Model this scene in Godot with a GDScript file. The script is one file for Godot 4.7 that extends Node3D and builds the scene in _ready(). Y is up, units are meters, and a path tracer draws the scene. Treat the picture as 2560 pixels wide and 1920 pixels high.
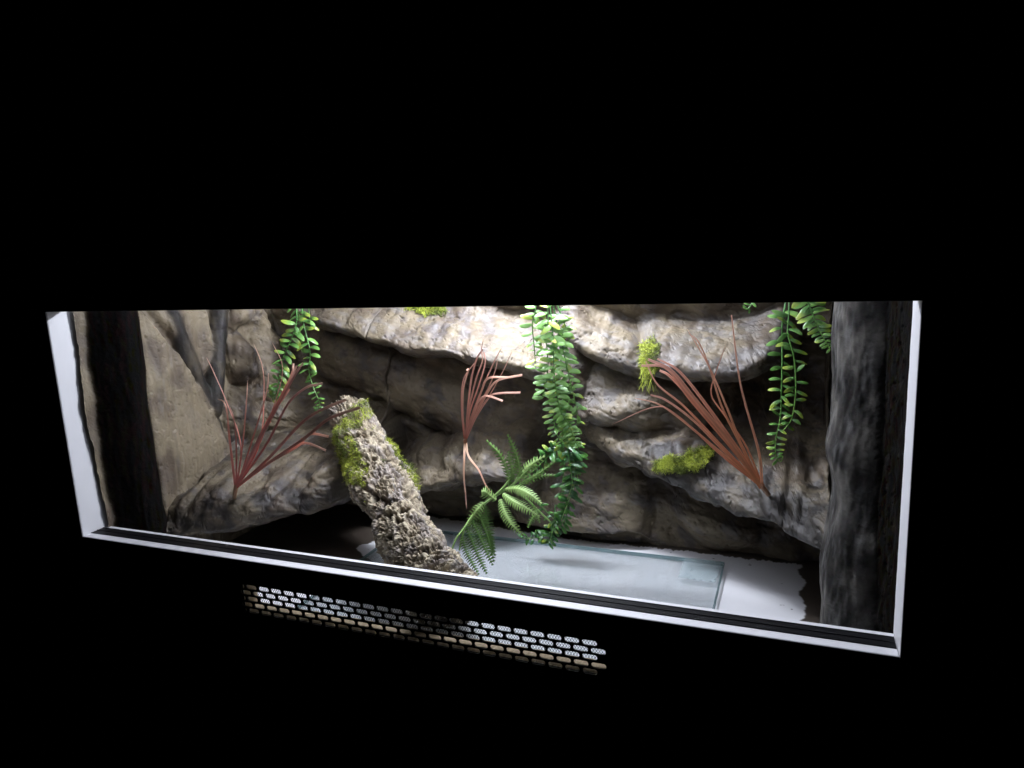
extends Node3D

const FLOOR_Y := -0.12
const CEIL_Y := 0.565
const OPEN_H := 0.3717
const BACK_Z := -0.6
const VENT_L := -0.2716
const VENT_R := 0.292
const VENT_B := -0.082
const VENT_T := -0.031
const BOARD := 0.029

var M := {}
var taken := {}
var rng := RandomNumberGenerator.new()
var n_low := FastNoiseLite.new()
var n_mid := FastNoiseLite.new()
var n_fine := FastNoiseLite.new()
var n_cell := FastNoiseLite.new()
var back_p := PackedVector3Array()
var back_nx := 0
var back_ny := 0


func _ready() -> void:
	rng.seed = 20240
	set_camera()
	set_environment()
	make_noise()
	make_materials()
	lamp()
	cabinet()
	rock_background()
	floor_things()
	cork_log()
	mosses()
	grasses()
	vines()
	fern()


# ---------------------------------------------------------------- camera, light
func set_camera() -> void:
	var c := Camera3D.new()
	c.name = "camera"
	c.fov = 56.04
	c.near = 0.02
	c.far = 40.0
	c.transform = Transform3D(Basis(Vector3(0.93023, -0.04439, -0.36429), Vector3(-0.02767, 0.98135, -0.19023), Vector3(0.36594, 0.18703, 0.91165)), Vector3(0.4909, 0.43951, 0.78058))
	add_child(c)
	c.current = true


func set_environment() -> void:
	var e := Environment.new()
	e.background_mode = Environment.BG_COLOR
	e.background_color = Color(0, 0, 0)
	e.ambient_light_source = Environment.AMBIENT_SOURCE_DISABLED
	e.tonemap_mode = Environment.TONE_MAPPER_LINEAR
	e.tonemap_exposure = 1.0
	e.sdfgi_enabled = true
	e.ssao_enabled = true
	e.ssil_enabled = true
	var w := WorldEnvironment.new()
	w.name = "environment"
	w.environment = e
	add_child(w)


func lamp() -> void:
	var at := Vector3(0.03, CEIL_Y, -0.36)
	var t := thing("led_bar", "slim white LED bar fixed along the ceiling of the cabinet", "lamp", at)
	put(box(Vector3(-0.16, -0.0005, -0.016), Vector3(0.16, -0.016, 0.016), 0.002), "housing", M.white, t)
	for k in 5:
		var x := (k - 2) * 0.062
		var lens := SurfaceTool.new()
		lens.begin(Mesh.PRIMITIVE_TRIANGLES)
		lathe(lens, [Vector2(0.0, -0.0162), Vector2(0.0120, -0.0162), Vector2(0.0120, -0.0175), Vector2(0.009, -0.0195), Vector2(0.0, -0.0205)], 24)
		put(lens.commit(), "lens", M.lens, t, Transform3D(Basis(), Vector3(x, 0, 0)))
		var l := OmniLight3D.new()
		l.name = numbered(self, "led_light")
		l.position = at + Vector3(x, -0.034, 0)
		l.light_color = Color(0.93, 0.95, 1.0)
		l.light_energy = [0.055, 0.09, 0.165, 0.09, 0.055][k]
		l.light_size = 0.012
		l.omni_range = 4.0
		l.omni_attenuation = 2.0
		l.shadow_enabled = true
		add_child(l)


# ---------------------------------------------------------------- helpers
func numbered(parent: Node, called: String) -> String:
	var key := str(parent.get_instance_id()) + called
	var k: int = taken.get(key, 0)
	taken[key] = k + 1
	return called if k == 0 else "%s_%03d" % [called, k]


func put(mesh: Mesh, called: String, mat: Material, parent: Node = self, xf := Transform3D()) -> MeshInstance3D:
	var o := MeshInstance3D.new()
	o.name = numbered(parent, called)
	o.mesh = mesh
	o.material_override = mat
	o.transform = xf
	o.cast_shadow = GeometryInstance3D.SHADOW_CASTING_SETTING_ON
	parent.add_child(o, true)
	return o


func tag(o: Node, label: String, category: String, group := "") -> void:
	o.set_meta("label", label)
	o.set_meta("category", category)
	if group:
		o.set_meta("group", group)


func thing(called: String, label: String, category: String, at := Vector3.ZERO, group := "") -> Node3D:
	var o := Node3D.new()
	o.name = numbered(self, called)
	o.position = at
	tag(o, label, category, group)
	add_child(o, true)
	return o


func noise(s: int, freq: float, oct: int, kind := FastNoiseLite.TYPE_SIMPLEX_SMOOTH) -> FastNoiseLite:
	var n := FastNoiseLite.new()
	n.seed = s
	n.noise_type = kind
	n.frequency = freq
	n.fractal_type = FastNoiseLite.FRACTAL_FBM
	n.fractal_octaves = oct
	return n


func make_noise() -> void:
	n_low = noise(3, 6.0, 3)
	n_mid = noise(7, 26.0, 4)
	n_fine = noise(11, 120.0, 3)
	n_cell = noise(17, 60.0, 2, FastNoiseLite.TYPE_CELLULAR)
	n_cell.cellular_return_type = FastNoiseLite.RETURN_DISTANCE2_SUB
	n_cell.fractal_type = FastNoiseLite.FRACTAL_NONE


func ss(a: float, b: float, x: float) -> float:
	return smoothstep(a, b, x)


func std(rough: float, color := Color.WHITE, vertex := false) -> StandardMaterial3D:
	var m := StandardMaterial3D.new()
	m.albedo_color = color.linear_to_srgb()
	m.roughness = rough
	m.vertex_color_use_as_albedo = vertex
	m.cull_mode = BaseMaterial3D.CULL_DISABLED
	return m


func noise_tex(s: int, freq: float, oct: int, size: int, normal := false, bump := 4.0) -> NoiseTexture2D:
	var t := NoiseTexture2D.new()
	t.width = size
	t.height = size
	t.seamless = true
	t.noise = noise(s, freq, oct)
	t.as_normal_map = normal
	t.bump_strength = bump
	return t


func make_materials() -> void:
	var rock := std(0.6, Color.WHITE, true)
	rock.uv1_triplanar = true
	rock.uv1_world_triplanar = true
	rock.uv1_scale = Vector3(9, 9, 9)
	rock.normal_enabled = true
	rock.normal_texture = noise_tex(5, 0.02, 5, 512, true, 5.0)
	rock.normal_scale = 0.8
	rock.metallic_specular = 0.45
	M.rock = rock
	M.dark_rock = rock.duplicate()
	M.dark_rock.roughness = 0.92
	M.dark_rock.metallic_specular = 0.12
	var cork := std(0.9, Color.WHITE, true)
	M.cork = cork
	M.white = std(0.42, Color(0.74, 0.74, 0.76))
	M.black = std(0.75, Color(0.006, 0.006, 0.007))
	M.black.metallic_specular = 0.25
	M.track = std(0.45, Color(0.008, 0.008, 0.009))
	M.track.metallic_specular = 0.22
	M.steel = std(0.55, Color(0.02, 0.02, 0.022))
	M.grille = std(0.5, Color(0.008, 0.008, 0.009))
	M.chip = std(0.9, Color.WHITE, true)
	M.leaf = std(0.36, Color.WHITE, true)
	M.leaf.backlight_enabled = true
	M.leaf.backlight = Color(0.10, 0.16, 0.03)
	M.dull_leaf = std(0.62, Color.WHITE, true)
	M.dull_leaf.backlight_enabled = true
	M.dull_leaf.backlight = Color(0.10, 0.15, 0.03)
	M.blade = std(0.5, Color.WHITE, true)
	M.blade.backlight_enabled = true
	M.blade.backlight = Color(0.12, 0.05, 0.03)
	M.moss = std(0.85, Color.WHITE, true)
	M.moss.backlight_enabled = true
	M.moss.backlight = Color(0.10, 0.13, 0.01)
	M.lens = std(0.4, Color(0.9, 0.9, 0.9))
	M.lens.emission_enabled = true
	M.lens.emission = Color(0.93, 0.95, 1.0)
	M.lens.emission_energy_multiplier = 3.0
	M.glass = std(0.04, Color(0.55, 0.72, 0.76))
	M.glass.albedo_color.a = 0.035
	M.glass.transparency = BaseMaterial3D.TRANSPARENCY_ALPHA
	M.glass_edge = std(0.12, Color(0.13, 0.22, 0.23))
	M.film = std(0.12, Color(0.45, 0.56, 0.58))
	M.film.albedo_color.a = 0.42
	M.film.transparency = BaseMaterial3D.TRANSPARENCY_ALPHA


func box(a: Vector3, b: Vector3, bevel := 0.0012) -> ArrayMesh:
	# a box between two corners with chamfered edges
	var lo := Vector3(minf(a.x, b.x), minf(a.y, b.y), minf(a.z, b.z))
	var hi := Vector3(maxf(a.x, b.x), maxf(a.y, b.y), maxf(a.z, b.z))
	var e: float = minf(bevel, minf(hi.x - lo.x, minf(hi.y - lo.y, hi.z - lo.z)) * 0.3)
	var st := SurfaceTool.new()
	st.begin(Mesh.PRIMITIVE_TRIANGLES)
	st.set_smooth_group(-1)
	var c := (lo + hi) * 0.5
	var h := (hi - lo) * 0.5
	var corner := func(s: Vector3, axis: int) -> Vector3:
		var p := h - Vector3(e, e, e)
		p[axis] = h[axis]
		return c + p * s
	var quad := func(p0: Vector3, p1: Vector3, p2: Vector3, p3: Vector3):
		var n := (p1 - p0).cross(p2 - p0)
		var pts := [p0, p1, p2, p0, p2, p3]
		if n.dot((p0 + p2) * 0.5 - c) > 0.0:
			pts = [p0, p2, p1, p0, p3, p2]
		for p in pts:
			st.add_vertex(p)
	for ax in 3:
		var u := (ax + 1) % 3
		var v := (ax + 2) % 3
		for s in [-1.0, 1.0]:
			var q := []
			for k in [[-1.0, -1.0], [1.0, -1.0], [1.0, 1.0], [-1.0, 1.0]]:
				var sg := Vector3.ZERO
				sg[ax] = s
				sg[u] = k[0]
				sg[v] = k[1]
				q.append(corner.call(sg, ax))
			quad.call(q[0], q[1], q[2], q[3])
		for su in [-1.0, 1.0]:
			for sv in [-1.0, 1.0]:
				var s0 := Vector3.ZERO
				s0[u] = su
				s0[v] = sv
				var s1 := s0
				s0[ax] = -1.0
				s1[ax] = 1.0
				quad.call(corner.call(s0, u), corner.call(s1, u), corner.call(s1, v), corner.call(s0, v))
	for sx in [-1.0, 1.0]:
		for sy in [-1.0, 1.0]:
			for sz in [-1.0, 1.0]:
				var s := Vector3(sx, sy, sz)
				var p0: Vector3 = corner.call(s, 0)
				var p1: Vector3 = corner.call(s, 1)
				var p2: Vector3 = corner.call(s, 2)
				if (p1 - p0).cross(p2 - p0).dot(s) > 0.0:
					var q := p1
					p1 = p2
					p2 = q
				st.add_vertex(p0)
				st.add_vertex(p1)
				st.add_vertex(p2)
	st.generate_normals()
	return st.commit()


func lathe(st: SurfaceTool, prof: Array, seg: int) -> void:
	st.set_smooth_group(-1)
	for k in seg:
		var a := TAU * k / seg
		var b := TAU * (k + 1) / seg
		for i in prof.size() - 1:
			var p: Vector2 = prof[i]
			var q: Vector2 = prof[i + 1]
			var p0 := Vector3(p.x * cos(a), p.y, p.x * sin(a))
			var p1 := Vector3(p.x * cos(b), p.y, p.x * sin(b))
			var q0 := Vector3(q.x * cos(a), q.y, q.x * sin(a))
			var q1 := Vector3(q.x * cos(b), q.y, q.x * sin(b))
			for v in [p0, q1, q0, p0, p1, q1]:
				st.add_vertex(v)
	st.generate_normals()


func grid_mesh(p: PackedVector3Array, c: PackedColorArray, nx: int, ny: int, wrap := false) -> ArrayMesh:
	# one surface over a grid of points; nx runs fastest
	var n := normals_of(p, nx, ny, wrap)
	var idx := PackedInt32Array()
	for j in ny - 1:
		for i in (nx if wrap else nx - 1):
			var a := j * nx + i
			var b := j * nx + (i + 1) % nx
			var d := a + nx
			var e := b + nx
			idx.append_array(PackedInt32Array([a, d, b, b, d, e]))
	return arrays(p, n, c, idx)


func arrays(p: PackedVector3Array, n: PackedVector3Array, c: PackedColorArray, idx: PackedInt32Array) -> ArrayMesh:
	var arr := []
	arr.resize(Mesh.ARRAY_MAX)
	arr[Mesh.ARRAY_VERTEX] = p
	arr[Mesh.ARRAY_NORMAL] = n
	if c.size():
		arr[Mesh.ARRAY_COLOR] = c
	arr[Mesh.ARRAY_INDEX] = idx
	var m := ArrayMesh.new()
	m.add_surface_from_arrays(Mesh.PRIMITIVE_TRIANGLES, arr)
	return m


func normals_of(p: PackedVector3Array, nx: int, ny: int, wrap := false) -> PackedVector3Array:
	var n := PackedVector3Array()
	n.resize(p.size())
	for j in ny:
		var j0 := maxi(j - 1, 0)
		var j1 := mini(j + 1, ny - 1)
		for i in nx:
			var i0 := (i + nx - 1) % nx if wrap else maxi(i - 1, 0)
			var i1 := (i + 1) % nx if wrap else mini(i + 1, nx - 1)
			n[j * nx + i] = (p[j * nx + i1] - p[j * nx + i0]).cross(p[j1 * nx + i] - p[j0 * nx + i]).normalized()
	return n


func smooth_path(pts: Array, count: int) -> PackedVector3Array:
	var out := PackedVector3Array()
	var last := pts.size() - 1
	for k in count + 1:
		var t := float(k) / count * last
		var i := mini(int(t), last - 1)
		var f := t - i
		var a: Vector3 = pts[maxi(i - 1, 0)]
		var b: Vector3 = pts[i]
		var c: Vector3 = pts[i + 1]
		var d: Vector3 = pts[mini(i + 2, last)]
		if i == 0:
			a = b * 2.0 - c
		if i == last - 1:
			d = c * 2.0 - b
		out.append(b.cubic_interpolate(c, a, d, f))
	return out


func tube(pts: PackedVector3Array, r0: float, r1: float, seg: int, c0: Color, c1: Color) -> ArrayMesh:
	var p := PackedVector3Array()
	var c := PackedColorArray()
	var n := pts.size()
	var side := Vector3(0.3, 0.2, 1).normalized()
	for j in n:
		var t := (pts[mini(j + 1, n - 1)] - pts[maxi(j - 1, 0)]).normalized()
		side = (side - t * side.dot(t)).normalized()
		var up := t.cross(side)
		var f := float(j) / (n - 1)
		for i in seg:
			var a := TAU * i / seg
			p.append(pts[j] + (side * cos(a) + up * sin(a)) * lerpf(r0, r1, f) * (0.15 if j == n - 1 else 1.0))
			c.append(c0.lerp(c1, f))
	return grid_mesh(p, c, seg, n, true)


# ---------------------------------------------------------------- the cabinet
func cabinet() -> void:
	var t := thing("vivarium", "black wooden vivarium cabinet with a white interior and a wide front opening", "vivarium")
	var w: Material = M.white
	put(box(Vector3(-0.618, FLOOR_Y - 0.018, -0.0015), Vector3(-0.6, CEIL_Y, BACK_Z)), "side_panel", w, t)
	put(box(Vector3(0.618, FLOOR_Y - 0.018, -0.0015), Vector3(0.6, CEIL_Y, BACK_Z)), "side_panel", w, t)
	put(box(Vector3(-0.618, FLOOR_Y - 0.018, BACK_Z - 0.002), Vector3(0.618, CEIL_Y + 0.018, BACK_Z - 0.018)), "back_panel", w, t)
	put(box(Vector3(-0.618, CEIL_Y + 0.001, -0.0015), Vector3(0.618, CEIL_Y + 0.018, BACK_Z)), "ceiling_panel", w, t)
	# sill under the opening and the boards round the vent hole
	put(box(Vector3(-0.5995, -0.018, -0.0015), Vector3(0.5995, 0.0, -0.05), 0.0008), "sill", w, t)
	put(box(Vector3(-0.5995, -0.0185, -0.0015), Vector3(0.5995, VENT_T, -BOARD), 0.0002), "front_board", w, t)
	put(box(Vector3(-0.5995, VENT_T - 0.0002, -0.0015), Vector3(VENT_L - 0.004, FLOOR_Y, -BOARD), 0.0002), "front_board", w, t)
	put(box(Vector3(VENT_R, VENT_T - 0.0002, -0.0015), Vector3(0.5995, FLOOR_Y, -BOARD), 0.0002), "front_board", w, t)
	put(box(Vector3(VENT_L - 0.0038, VENT_B - 0.003, -0.0015), Vector3(VENT_R - 0.0002, FLOOR_Y, -BOARD), 0.0002), "front_board", w, t)
	# top rail and upper front board
	put(box(Vector3(-0.5995, OPEN_H + 0.0005, -0.0015), Vector3(0.5995, CEIL_Y, -0.033), 0.0006), "front_board", w, t)
	# black laminate on the whole front, leaving the opening and the vent free
	var s: Material = M.black
	put(box(Vector3(-0.62, OPEN_H, -0.0012), Vector3(0.62, 0.66, 0.0), 0.0003), "front_laminate", s, t)
	put(box(Vector3(-0.62, -0.14, -0.0012), Vector3(-0.6003, OPEN_H - 0.0003, 0.0), 0.0003), "front_laminate", s, t)
	put(box(Vector3(0.6003, -0.14, -0.0012), Vector3(0.62, OPEN_H - 0.0003, 0.0), 0.0003), "front_laminate", s, t)
	put(box(Vector3(-0.6, VENT_T, -0.0012), Vector3(0.6, -0.0002, 0.0), 0.0003), "front_laminate", s, t)
	put(box(Vector3(-0.6, -0.14, -0.0012), Vector3(VENT_L, VENT_T - 0.0003, 0.0), 0.0003), "front_laminate", s, t)
	put(box(Vector3(VENT_R, -0.14, -0.0012), Vector3(0.6, VENT_T - 0.0003, 0.0), 0.0003), "front_laminate", s, t)
	put(box(Vector3(VENT_L + 0.0003, -0.14, -0.0012), Vector3(VENT_R - 0.0003, VENT_B, 0.0), 0.0003), "front_laminate", s, t)
	# black shell round the outside
	put(box(Vector3(-0.622, -0.14, -0.0015), Vector3(-0.6185, 0.66, BACK_Z - 0.02)), "outer_panel", s, t)
	put(box(Vector3(0.622, -0.14, -0.0015), Vector3(0.6185, 0.66, BACK_Z - 0.02)), "outer_panel", s, t)
	put(box(Vector3(-0.618, 0.617, -0.0015), Vector3(0.618, 0.66, BACK_Z - 0.02)), "top_panel", s, t)
	track(t)
	vent(t)


func track(t: Node3D) -> void:
	# black double channel for the sliding panes: floor strip and three fins
	var part := put(box(Vector3(-0.6, 0.0002, -0.0165), Vector3(0.5988, 0.0006, -0.0400), 0.0001), "glass_track", M.track, t)
	for z in [[-0.0165, 0.0011], [-0.0277, 0.0015], [-0.0388, 0.0013]]:
		put(box(Vector3(-0.5998, 0.0007, z[0]), Vector3(0.5986, z[1], z[0] - 0.0017), 0.0002), "fin", M.track, part)


func vent(t: Node3D) -> void:
	# raw chipboard edges of the vent hole
	var chip := func(x: float, y: float, z: float) -> Color:
		var a := 0.5 + 0.9 * n_fine.get_noise_3d(x * 2.2, y * 4.0, z * 4.0)
		var b := ss(0.25, 0.5, n_fine.get_noise_3d(x * 5.0 + 3.0, y * 5.0, z * 9.0))
		var col := Color(0.50, 0.41, 0.27).lerp(Color(0.30, 0.23, 0.14), clampf(a, 0.0, 1.0))
		return col.lerp(Color(0.62, 0.54, 0.40), b * 0.6)
	var p := PackedVector3Array()
	var c := PackedColorArray()
	var nx := 420
	for j in 12:
		for i in nx:
			var x := lerpf(VENT_L, VENT_R, i / float(nx - 1))
			var z := lerpf(-BOARD, -0.0012, j / 11.0)
			var ragged := (n_mid.get_noise_2d(x * 2.0, 3.0) * 0.002 + absf(n_fine.get_noise_2d(x, 8.0)) * 0.003) * ss(-0.012, -0.001, z)
			p.append(Vector3(x, VENT_B + 0.0008 - ragged + n_fine.get_noise_3d(x, 0.0, z * 2.0) * 0.0009, z))
			c.append(chip.call(x, 0.0, z))
	put(grid_mesh(p, c, nx, 12), "chipboard_edge", M.chip, t)
	p = PackedVector3Array()
	c = PackedColorArray()
	for j in 40:
		for i in 12:
			var y := lerpf(VENT_B, VENT_T, j / 39.0)
			var z := lerpf(-BOARD, -0.0012, i / 11.0)
			p.append(Vector3(VENT_L + n_fine.get_noise_3d(0.0, y, z * 2.0) * 0.0012, y, z))
			c.append(chip.call(0.3, y, z))
	put(grid_mesh(p, c, 12, 40), "chipboard_edge", M.chip, t)
	# insect mesh behind the hole: crossing flat wires
	var st := SurfaceTool.new()
	st.begin(Mesh.PRIMITIVE_TRIANGLES)
	st.set_smooth_group(-1)
	var x0 := VENT_L - 0.008
	var x1 := VENT_R + 0.004
	var y0 := VENT_B - 0.004
	var y1 := VENT_T + 0.006
	var dx := (y1 - y0) * 0.62
	for dir in [-1.0, 1.0]:
		var k := x0 - dx
		while k < x1 + dx:
			var a := Vector2(k, y0)
			var b := Vector2(k + dir * dx, y1)
			k += 0.0040
			var seg := clip(a, b, x0, x1)
			if seg.size() == 2:
				bar(st, Vector3(seg[0].x, seg[0].y, -BOARD - 0.0014 - 0.0004 * dir), Vector3(seg[1].x, seg[1].y, -BOARD - 0.0014 - 0.0004 * dir), 0.00032, 0.0003)
	st.generate_normals()
	put(st.commit(), "insect_mesh", M.steel, t)
	# slotted black grille screwed over the hole
	var g := SurfaceTool.new()
	g.begin(Mesh.PRIMITIVE_TRIANGLES)
	g.set_smooth_group(-1)
	var pitch := 0.0225
	var rows := [-0.0401, -0.0496, -0.0590, -0.0688, -0.0783]
	var left := -0.2995
	var right := 0.2995
	for r in 5:
		var yc: float = rows[r]
		var top: float = yc + 0.0048 if r == 0 else (rows[r - 1] + yc) * 0.5
		var bot: float = yc - 0.0048 if r == 4 else (rows[r + 1] + yc) * 0.5
		var start := -0.2847 - 0.00175 if r % 2 == 0 else -0.2735 - 0.00175
		flat(g, left, start, bot, top)
		for k in 25:
			slot_cell(g, start + k * pitch, pitch, yc, 0.019, 0.0074, bot, top)
		flat(g, start + 25 * pitch, right, bot, top)
	flat(g, left, right, rows[0] + 0.0048, -0.029)
	flat(g, left, right, -0.0885, rows[4] - 0.0048)
	g.generate_normals()
	var grille := put(g.commit(), "vent_grille", M.grille, t)
	for x in [-0.294, 0.294]:
		for y in [-0.0345, -0.0838]:
			var sc := SurfaceTool.new()
			sc.begin(Mesh.PRIMITIVE_TRIANGLES)
			lathe(sc, [Vector2(0.0, 0.0012), Vector2(0.0015, 0.001), Vector2(0.0026, 0.0004), Vector2(0.0028, 0.0)], 14)
			put(sc.commit(), "screw", M.steel, grille, Transform3D(Basis(Vector3.RIGHT, PI / 2), Vector3(x, y, 0.003)))


func clip(a: Vector2, b: Vector2, x0: float, x1: float) -> Array:
	if maxf(a.x, b.x) < x0 or minf(a.x, b.x) > x1:
		return []
	var out := []
	for p in [a, b]:
		var q: Vector2 = p
		var c := clampf(q.x, x0, x1)
		q = a.lerp(b, (c - a.x) / (b.x - a.x))
		out.append(q)
	return out if out[0].distance_to(out[1]) > 0.001 else []


func bar(st: SurfaceTool, a: Vector3, b: Vector3, w: float, d: float) -> void:
	var t := (b - a).normalized()
	var u := t.cross(Vector3.BACK).normalized() * w
	var v := Vector3(0, 0, d)
	var r := [u, v, -u, -v]
	for k in 4:
		var p: Vector3 = r[k]
		var q: Vector3 = r[(k + 1) % 4]
		for x in [a + p, b + q, b + p, a + p, a + q, b + q]:
			st.add_vertex(x)


func flat(st: SurfaceTool, x0: float, x1: float, y0: float, y1: float) -> void:
	for z in [0.003, 0.0006]:
		for v in [Vector3(x0, y0, z), Vector3(x1, y1, z), Vector3(x1, y0, z), Vector3(x0, y0, z), Vector3(x0, y1, z), Vector3(x1, y1, z)]:
			st.add_vertex(v)


func slot_cell(st: SurfaceTool, x0: float, w: float, yc: float, sw: float, sh: float, y0: float, y1: float) -> void:
	# plate round one rounded slot: a ring from the slot's rim to the cell's edge, front, back and the slot's wall
	var xc := x0 + w * 0.5
	var r := sh * 0.46
	var rim := []
	var edge := []
	for q in [[1, 1], [-1, 1], [-1, -1], [1, -1]]:
		var base: float = {"11": 0.0, "-11": PI / 2, "-1-1": PI, "1-1": PI * 1.5}["%d%d" % [q[0], q[1]]]
		for k in 5:
			var a := base + k * PI / 8
			rim.append(Vector2(xc + q[0] * (sw * 0.5 - r) + cos(a) * r, yc + q[1] * (sh * 0.5 - r) + sin(a) * r))
			var ex: float = x0 + w if q[0] > 0 else x0
			var ey: float = y1 if q[1] > 0 else y0
			if k == 0 and q[0] * q[1] > 0 or k == 4 and q[0] * q[1] < 0:
				edge.append(Vector2(ex, yc + q[1] * (sh * 0.5 - r)))
			elif k == 4 and q[0] * q[1] > 0 or k == 0 and q[0] * q[1] < 0:
				edge.append(Vector2(xc + q[0] * (sw * 0.5 - r), ey))
			else:
				edge.append(Vector2(ex, ey))
	for k in rim.size():
		var n: int = (k + 1) % rim.size()
		var a: Vector2 = rim[k]
		var b: Vector2 = rim[n]
		var c: Vector2 = edge[n]
		var d: Vector2 = edge[k]
		for z in [0.003, 0.0006]:
			for v in [a, c, b, a, d, c]:
				st.add_vertex(Vector3(v.x, v.y, z))
		for v in [Vector3(a.x, a.y, 0.003), Vector3(b.x, b.y, 0.0006), Vector3(b.x, b.y, 0.003), Vector3(a.x, a.y, 0.003), Vector3(a.x, a.y, 0.0006), Vector3(b.x, b.y, 0.0006)]:
			st.add_vertex(v)


# ---------------------------------------------------------------- the modelled rock
# A ledge is a lip line over x: points on the lip, run of its slope above, run of its underside, roundness of the slope
func ledges() -> Array:
	return [
		{"name": "overhang_ledge", "pts": [Vector3(-0.6119, 0.3567, -0.5), Vector3(-0.46, 0.3277, -0.45), Vector3(-0.3925, 0.3091, -0.425), Vector3(-0.2774, 0.2833, -0.41), Vector3(-0.1916, 0.2638, -0.4), Vector3(-0.1091, 0.2583, -0.39), Vector3(-0.0338, 0.2423, -0.385), Vector3(0.0568, 0.2205, -0.4), Vector3(0.1152, 0.1955, -0.43), Vector3(0.1594, 0.1554, -0.52)], "up": [0.05, 0.10], "down": 0.032, "pow": 1.25, "paint": 1},
		{"name": "root", "pts": [Vector3(-0.5484, 0.2556, -0.53), Vector3(-0.4214, 0.2279, -0.485), Vector3(-0.3262, 0.2018, -0.475), Vector3(-0.2186, 0.1576, -0.47), Vector3(-0.1461, 0.1208, -0.465), Vector3(-0.0446, 0.092, -0.48), Vector3(0.0137, 0.0728, -0.53)], "up": [0.06, 0.06], "down": 0.075, "pow": 1.8, "paint": 2},
		{"name": "root", "pts": [Vector3(0.0346, 0.1098, -0.53), Vector3(0.0846, 0.1291, -0.465), Vector3(0.1621, 0.1384, -0.44), Vector3(0.2054, 0.1465, -0.435), Vector3(0.2453, 0.1587, -0.44), Vector3(0.2828, 0.1675, -0.455), Vector3(0.3267, 0.1695, -0.48), Vector3(0.3597, 0.1624, -0.54)], "up": [0.095, 0.075], "down": 0.035, "pow": 2.0, "paint": 3},
		{"name": "root", "pts": [Vector3(0.0608, 0.2936, -0.5), Vector3(0.1101, 0.2778, -0.455), Vector3(0.1383, 0.2602, -0.445), Vector3(0.1988, 0.2378, -0.435), Vector3(0.246, 0.2224, -0.44), Vector3(0.2672, 0.2032, -0.5)], "up": [0.08, 0.06], "down": 0.035, "pow": 1.7, "paint": 3},
		{"name": "boulder", "pts": [Vector3(0.2175, 0.2428, -0.5), Vector3(0.2599, 0.2428, -0.41), Vector3(0.2965, 0.2378, -0.375), Vector3(0.3709, 0.2354, -0.355), Vector3(0.4381, 0.2458, -0.365), Vector3(0.47, 0.2623, -0.4), Vector3(0.493, 0.2654, -0.5)], "up": [0.07, 0.065], "down": 0.04, "pow": 1.5, "paint": 4},
		{"name": "rock_shelf", "pts": [Vector3(0.0895, 0.098, -0.52), Vector3(0.1415, 0.0967, -0.465), Vector3(0.1957, 0.0648, -0.435), Vector3(0.2601, 0.0505, -0.4), Vector3(0.3427, 0.0381, -0.36), Vector3(0.4181, 0.0321, -0.31), Vector3(0.4848, 0.033, -0.25), Vector3(0.5287, 0.03, -0.2), Vector3(0.542, 0.0318, -0.18)], "up": [0.060, 0.090], "down": 0.03, "pow": 4.2, "paint": 5},
		{"name": "rock_shelf", "pts": [Vector3(-0.3975, -0.1234, -0.52), Vector3(-0.3003, -0.0609, -0.43), Vector3(-0.2365, -0.03, -0.4), Vector3(-0.1719, -0.0054, -0.38), Vector3(-0.0771, 0.0238, -0.37), Vector3(-0.0231, 0.0282, -0.375), Vector3(0.0161, 0.0194, -0.39), Vector3(0.0364, -0.0121, -0.43), Vector3(0.0413, -0.0617, -0.52)], "up": [0.085, 0.085], "down": 0.035, "pow": 2.0, "paint": 6},
		{"name": "boulder", "pts": [Vector3(-0.0607, -0.1011, -0.52), Vector3(-0.0102, -0.0871, -0.47), Vector3(0.056, -0.0867, -0.445), Vector3(0.1215, -0.087, -0.44), Vector3(0.1907, -0.0824, -0.445), Vector3(0.2388, -0.0849, -0.46), Vector3(0.262, -0.1064, -0.52)], "up": [0.11, 0.11], "down": 0.012, "pow": 2.2, "paint": 6},
		{"name": "rock_shelf", "pts": [Vector3(-0.5716, -0.042, -0.11), Vector3(-0.4932, -0.0384, -0.14), Vector3(-0.4202, -0.0282, -0.165), Vector3(-0.3657, -0.0142, -0.2), Vector3(-0.3016, -0.0062, -0.25), Vector3(-0.2649, -0.0026, -0.3), Vector3(-0.2585, -0.0182, -0.36), Vector3(-0.2672, -0.0579, -0.43), Vector3(-0.2894, -0.1024, -0.52)], "up": [0.125, 0.10], "down": 0.03, "pow": 3.6, "paint": 7},
	]


# a bump is a rounded lump: centre, half sizes, tilt, height
func bumps() -> Array:
	return [
		{"name": "boulder", "at": Vector3(-0.56, 0.1042, -0.45), "r": Vector2(0.08, 0.075), "tilt": -0.2, "h": 0.08, "paint": 8},
		{"name": "boulder", "at": Vector3(-0.5171, 0.0675, -0.46), "r": Vector2(0.05, 0.075), "tilt": -0.3, "h": 0.05, "paint": 8},
		{"name": "boulder", "at": Vector3(-0.2727, 0.1615, -0.49), "r": Vector2(0.10, 0.05), "tilt": -0.5, "h": 0.035, "paint": 2},
		{"name": "boulder", "at": Vector3(0.241, 0.1288, -0.46), "r": Vector2(0.14, 0.045), "tilt": -0.12, "h": 0.075, "paint": 3},
		{"name": "boulder", "at": Vector3(0.3575, -0.0524, -0.5), "r": Vector2(0.09, 0.06), "tilt": -0.5, "h": 0.05, "paint": 6},
		{"name": "boulder", "at": Vector3(0.1855, -0.04, -0.47), "r": Vector2(0.06, 0.06), "tilt": 0.5, "h": 0.045, "paint": 6},
	]


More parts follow.
